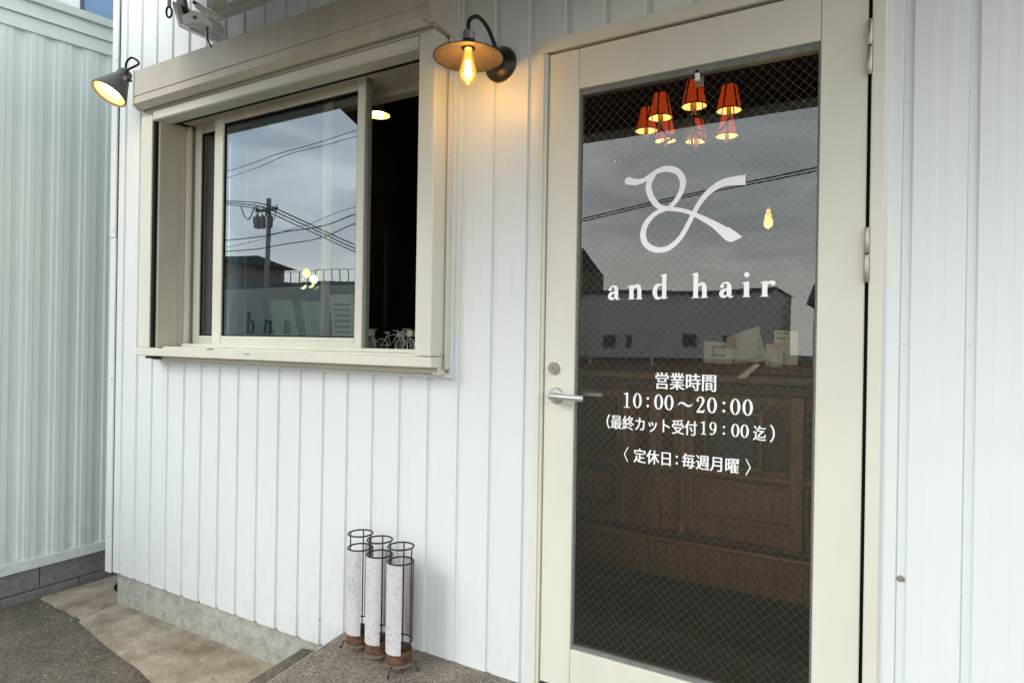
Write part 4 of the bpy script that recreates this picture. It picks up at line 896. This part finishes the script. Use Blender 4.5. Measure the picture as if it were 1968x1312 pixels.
cb('glass_inset', mat('dull_mirror_panel', (0.10, 0.11, 0.105), 0.25), -0.66, -0.48, YC + 0.020, YC + 0.0335, 0.87, 1.10)
for (x0, x1, z0, z1) in ((-0.70, -0.44, 0.855, 0.868), (-0.70, -0.44, 1.102, 1.118), (-0.70, -0.684, 0.868, 1.102), (-0.456, -0.44, 0.868, 1.102)):
    cb('inset_frame', 'wood', x0, x1, YC + 0.005, YC + 0.033, z0, z1, bev=0.003)
for x in (-1.40, -0.93, -0.30, 0.1):
    cb('pilaster', 'wood', x - 0.028, x + 0.028, YC + 0.006, YC + 0.0495, 0.526, 1.194, bev=0.004)
def ccard(label, px, Y, m, lines=None, lean=0.03, on=True):
    P = []
    for k, (x, y) in enumerate(px): P.append(wy(x, y, Y + (lean if k > 1 else 0)))
    dz = 1.3335 - min(p.z for p in P)
    for p in P: p.z += dz
    return card('counter_card', label, 'card', P, m, lines, 'cards on the reception counter')
ccard('white card with small grey picture at left end of counter papers', ((1352, 696), (1408, 698), (1409, 657), (1353, 655)), 1.20, 'paper_dimmed', [(0.25, 0.75, 0.32, 0.42, 'ink'), (0.3, 0.72, 0.72, 0.80, 'ink'), (0.3, 0.36, 0.42, 0.72, 'ink')])
ccard('tilted cream sheet printed with a grid of green pictures', ((1412, 694), (1474, 690), (1458, 622), (1395, 645)), 1.26, 'paper_dimmed', [(0.10 + 0.3 * i, 0.34 + 0.3 * i, 0.08 + 0.21 * j, 0.24 + 0.21 * j, 'green_print') for i in range(3) for j in range(3)])
ccard('small white card with a red top stripe on counter', ((1471, 698), (1505, 699), (1505, 658), (1472, 656)), 1.19, 'paper_dimmed', [(0.0, 1.0, 0.93, 0.98, 'red_print'), (0.1, 0.8, 0.80, 0.85, 'ink'), (0.15, 0.9, 0.06, 0.10, 'ink')])
ccard('pale blue sheet standing at right end of the counter papers', ((1487, 697), (1533, 698), (1534, 633), (1488, 631)), 1.25, 'paper_blue', [(0.1, 0.3, 0.9, 0.95, 'ink'), (0.4, 0.6, 0.9, 0.95, 'ink'), (0.1, 0.5, 0.75, 0.8, 'ink')])
cp_ = [wy(x, y, YC - 0.046) for x, y in ((1416, 726), (1432, 727), (1461, 700), (1450, 699))]
card('leaflet', 'curled white leaflet hanging over the front of the counter', 'leaflet', cp_, 'paper')
# chandelier
CC = Vector((-0.82, 1.285, 2.49))
CH = thing('chandelier', (CC.x, CC.y, 2.49), 'chandelier with a ring of small lit red lampshades', 'chandelier')
bm = BM(); lathe(bm, [(0, 0.0), (0.012, 0.0), (0.03, 0.03), (0.035, 0.06), (0.015, 0.10), (0.012, 0.30), (0.02, 0.33), (0.008, 0.36), (0.006, 0.61), (0, 0.61)], 20, Matrix.Translation(CC + Vector((0, 0, -0.06)))); add('stem', bm, 'wood_dark', CH, smooth='auto')
for k, (sx_, sy_) in enumerate(((1334, 205), (1401, 213), (1269, 227), (1242, 252), (1279, 271), (1338, 272), (1397, 262))):
    c = wz(sx_, sy_, 2.49); a = math.atan2(c.y - CC.y, c.x - CC.x)
    bm = BM(); lathe(bm, [(0.056, 0.0), (0.032, 0.112)], 32, Matrix.Translation(c)); sh = add('lamp_shade', bm, 'shade_red', CH, smooth=True)
    bm = BM(); lathe(bm, [(0.0545, 0.001), (0.0315, 0.111)], 32, Matrix.Translation(c)); add('lining', bm, 'shade_lin', sh, smooth=True)
    bm = BM()
    for q in range(6):
        b = 2 * math.pi * q / 6 + 0.3 * k; d = Vector((math.cos(b), math.sin(b), 0))
        tube(bm, [c + d * 0.057 + Vector((0, 0, 0.001)), c + d * 0.033 + Vector((0, 0, 0.112))], 0.0042, 6)
    add('trim', bm, 'shade_trim', sh)
    bm = BM(); lathe(bm, [(0.0555, 0.003), (0.0575, 0.003), (0.057, -0.002), (0.055, -0.002)], 32, Matrix.Translation(c), close=True); add('rim', bm, 'shade_trim', sh, smooth=True)
    bm = BM(); lathe(bm, [(0, -0.035), (0.011, -0.035), (0.011, 0.045), (0, 0.045)], 14, Matrix.Translation(c)); add('candle', bm, mat('brass', (0.35, 0.18, 0.05), 0.4, metal=0.5) if k == 0 else bpy.data.materials['brass'], CH, smooth='auto')
    bm = BM(); tube(bm, smooth_pts([c + Vector((0, 0, -0.035)), c + Vector((-math.cos(a) * 0.05, -math.sin(a) * 0.05, -0.075)), c.lerp(CC, 0.6) + Vector((0, 0, -0.05)), CC + Vector((0, 0, -0.01))], 5), 0.006, 8); add('arm', bm, 'black', CH, smooth=True)
point_light('lamp_light', CC + Vector((0, 0, -0.15)), 2.5, (1, 0.70, 0.40), CH, 0.15)
EC = wy(1477, 403, 0.72)
ED = thing('pendant_bulb', EC, 'bare amber filament bulb hanging inside behind the door glass', 'lamp')
edison(ED, EC, 0.62, 'filament_amber', 5)
bm = BM(); tube(bm, [EC + Vector((0, 0, 0.02)), Vector((EC.x, EC.y, 3.10))], 0.0012, 6); add('cord', bm, 'black', ED)
point_light('lamp_light', EC + Vector((0, 0, -0.06)), 3.0, (1, 0.76, 0.48), ED, 0.03)

# ------------------------------------------------------------------ across the road (seen only in the panes)
def mir(px, py, Y, g=0.05):
    p = wy(px, py, Y); return Vector((p.x, 2 * g - Y, p.z))
def far_box(name, label, cat, m, x0, x1, y0, y1, h): return tag(obox(name, m, None, x0, x1, y0, y1, 0.0, h), label, cat)
WH = thing('warehouse', (-11.5, -40, 0), 'low drab rendered warehouse across the road with dark vents', 'building')
obox('wall', 'drab', WH, -17.8, -5.3, -46, -38, 0, 4.75); obox('parapet', 'far_dark', WH, -17.9, -5.2, -46.1, -37.95, 4.752, 4.83)
for x in (-15.9, -14.3, -10.7, -8.2): obox('vent', 'far_dark', WH, x, x + (0.85 if x != -14.3 else 0.35), -37.995, -37.93, 1.2, 2.0)
for x in (-16.9, -12.6, -6.2): obox('downpipe', 'far_white', WH, x, x + 0.12, -37.995, -37.88, 0.0, 4.7)
obox('gutter', 'far_dark', WH, -17.75, -5.35, -37.99, -37.84, 4.60, 4.745)
obox('base_band', 'far_dark', WH, -17.7, -5.4, -37.995, -37.96, 0.0, 0.5)
HA = thing('brown_house', (-22, -34, 0), 'brown two storey house across the road left of warehouse', 'building')
obox('wall', 'far_brown', HA, -24, -18.4, -44, -36.5, 0, 6.6)
bm = BM(); prism(bm, [(-44.4, 6.602), (-36.1, 6.602), (-40.2, 8.3)], 'x', -24.4, -18.6); add('roof', bm, 'roof', HA)
for x in (-23.2, -21.0): 
    o = obox('window', 'far_white', HA, x, x + 1.3, -36.495, -36.44, 3.8, 5.0); obox('pane', 'far_glass', o, x + 0.08, x + 1.22, -36.438, -36.42, 3.88, 4.92)
HB_ = thing('pale_house', (-2, -40, 0), 'small pale house across the road right of warehouse', 'building')
obox('wall', 'far_white', HB_, -3.6, 3.5, -50, -42, 0, 4.0)
bm = BM(); prism(bm, [(-50.5, 4.002), (-41.5, 4.002), (-46, 5.6)], 'x', -4.0, 3.9); add('roof', bm, 'roof', HB_)
for x in (-2.8, 0.5): o = obox('window', 'far_dark', HB_, x, x + 1.4, -41.995, -41.94, 1.3, 2.5); obox('pane', 'far_glass', o, x + 0.08, x + 1.32, -41.938, -41.92, 1.38, 2.42)
# buildings reflected in the window
LW = thing('long_wall', (-34, -25, 0), 'long white garden wall across the road with a dark coping', 'wall')
obox('wall', 'far_white', LW, -46, -20, -18.3, -18.0, 0, 3.0); obox('coping', 'far_dark', LW, -46.1, -19.9, -18.4, -17.9, 3.002, 3.12)
HC = thing('dark_house', (-50, -34, 0), 'dark house with overhanging roof across the road behind the pole', 'building')
obox('wall', 'far_dark', HC, -62, -44.5, -42, -31, 0, 6.2)
obox('upper_wall', 'far_brown', HC, -53, -49.5, -40, -32, 6.2, 8.0)
bm = BM(); prism(bm, [(-40.8, 8.0), (-31.2, 8.0), (-36, 8.9)], 'x', -53.8, -48.7); add('roof', bm, 'roof', HC)
for x in (-60, -57, -48): 
    o = obox('window', 'far_white', HC, x, x + 1.6, -30.995, -30.93, 3.6, 5.0); obox('pane', 'far_glass', o, x + 0.1, x + 1.5, -30.928, -30.91, 3.7, 4.9)
HD = thing('flat_roof_block', (-38, -36, 0), 'long dark flat roofed block across the road with a roof railing', 'building')
obox('wall', 'far_dark', HD, -44, -31.5, -46, -35, 0, 6.0)
for k in range(14): 
    x = -43.9 + k * 0.95; obox('railing_post', 'pole', HD, x - 0.03, x + 0.03, -35.1, -35.04, 6.0, 6.95)
obox('railing', 'pole', HD, -43.95, -31.5, -35.1, -35.05, 6.952, 7.0)
HE = thing('dark_shed', (-28, -36, 0), 'tall dark shed across the road right of the utility pole', 'building')
obox('wall', 'far_dark', HE, -31.0, -24.6, -46, -34, 0, 7.2)
bm = BM(); prism(bm, [(-31.3, 7.202), (-24.3, 7.202), (-24.3, 8.3), (-31.3, 7.5)], 'y', -46.2, -33.8); add('roof', bm, 'roof', HE)
obox('shutter', 'drab', HE, -29.5, -26.5, -33.995, -33.95, 0, 3.2)
# utility pole and lines
PB = mir(512, 560, 25); 
UP_ = thing('utility_pole', (PB.x, PB.y, 0), 'grey concrete utility pole with transformers across the road', 'utility pole')
pt = mir(513, 384, 25)
bm = BM(); tube(bm, [(PB.x, PB.y, 0), (PB.x, PB.y, pt.z)], [0.22, 0.15], 16); add('pole', bm, 'pole', UP_, smooth='auto')
bm = BM(); box(bm, PB.x - 1.1, PB.x + 0.9, PB.y - 0.07, PB.y + 0.07, pt.z - 0.75, pt.z - 0.6); add('crossarm', bm, 'pole', UP_)
for dx in (-0.75, -0.3, 0.45):
    bm = BM(); lathe(bm, [(0, 0), (0.19, 0), (0.19, 0.62), (0.08, 0.66), (0.05, 0.80), (0, 0.80)], 16, Matrix.Translation((PB.x + dx, PB.y + 0.25, pt.z - 1.75))); add('transformer', bm, 'far_dark' if dx > 0 else 'pole', UP_, smooth='auto')
for dx in (-0.95, -0.5, 0.5, 0.8):
    bm = BM(); lathe(bm, [(0, 0), (0.05, 0), (0.07, 0.08), (0.04, 0.16), (0, 0.18)], 10, Matrix.Translation((PB.x + dx, PB.y, pt.z - 0.6))); add('insulator', bm, 'far_white', UP_, smooth='auto')
for x0, x1, yv in ((466, 490, 402), (492, 510, 404), (512, 532, 402)):
    bm = BM(); tube(bm, smooth_pts([mir(x0, yv - 5, 24.9), mir((x0 + x1) / 2 - 4, yv + 18, 24.9), mir((x0 + x1) / 2 + 4, yv + 18, 24.9), mir(x1, yv - 3, 24.9)], 5), 0.03, 6); add('jumper_cable', bm, 'cable', UP_, smooth=True)
def line(label, pts, Y, r=0.03, g=0.05):
    P = [mir(x, y, Y, g) for x, y in pts]
    a, b = P[0] + (P[0] - P[1]) * 1.2, P[-1] + (P[-1] - P[-2]) * 1.2
    bm = BM(); tube(bm, smooth_pts([a] + P + [b], 4), r, 6); return tag(add('power_line', bm, 'cable', smooth=True), label, 'cable', 'overhead lines across the road')
line('uppermost black line on the utility pole crossarm', ((430, 386), (512, 396), (610, 438), (690, 474)), 24.6, 0.032)
line('second black line on the utility pole crossarm', ((430, 389), (512, 402), (610, 444), (690, 481)), 24.5, 0.032)
line('third black line hanging below the pole crossarm', ((430, 392), (512, 408), (606, 449), (690, 487)), 24.4, 0.028)
line('thick line rising to the right in front of the pole', ((430, 464), (520, 449), (630, 431), (690, 412)), 20, 0.028)
line('thin line rising to the right above the thick one', ((430, 478), (560, 440), (640, 412), (690, 398)), 20.5, 0.014)
line('lowest line rising to the right across the pole', ((430, 484), (520, 473), (620, 455), (690, 430)), 19, 0.024)
line('high pair line in the window sky, upper', ((430, 330), (520, 300), (600, 275), (690, 250)), 15, 0.013)
line('high pair line in the window sky, lower', ((430, 342), (500, 320), (570, 290), (690, 262)), 15.2, 0.013)
line('upper of the two lines crossing the door reflection', ((1115, 421), (1350, 370), (1578, 318)), 12, 0.016, 0.01)
line('lower of the two lines crossing the door reflection', ((1115, 426), (1350, 375), (1578, 324)), 12, 0.015, 0.01)
# banner with teal letters, seen reversed in the window
a = mir(432, 652, 2.2); b = mir(690, 652, 2.2); x0, x1 = min(a.x, b.x), max(a.x, b.x)
BN = thing('sign_board', ((x0 + x1) / 2, a.y, 0), 'white standing sign board with teal lettering facing the window', 'sign')
obox('board', mat('white_board', (0.86, 0.88, 0.84), 0.6, var=0.03), BN, x0, x1, a.y - 0.03, a.y, 0.25, mir(560, 552, 2.2).z)
for x in (x0 + 0.1, x1 - 0.1): obox('leg', 'plastic_white', BN, x - 0.02, x + 0.02, a.y - 0.07, a.y - 0.031, 0.0, 1.4)
for ch, px in (('a', 561), ('n', 525), ('d', 490)):
    q = mir(px, 640, 2.2); ink = Ink()
    glyph(ink, ch, -q.x, q.z, 0.125)
    for v in ink.bm.verts: v.co.x = -v.co.x; v.co.y = a.y + 0.001 + (YG - v.co.y) * 0.5
    ink.done('letter', 'teal', BN)
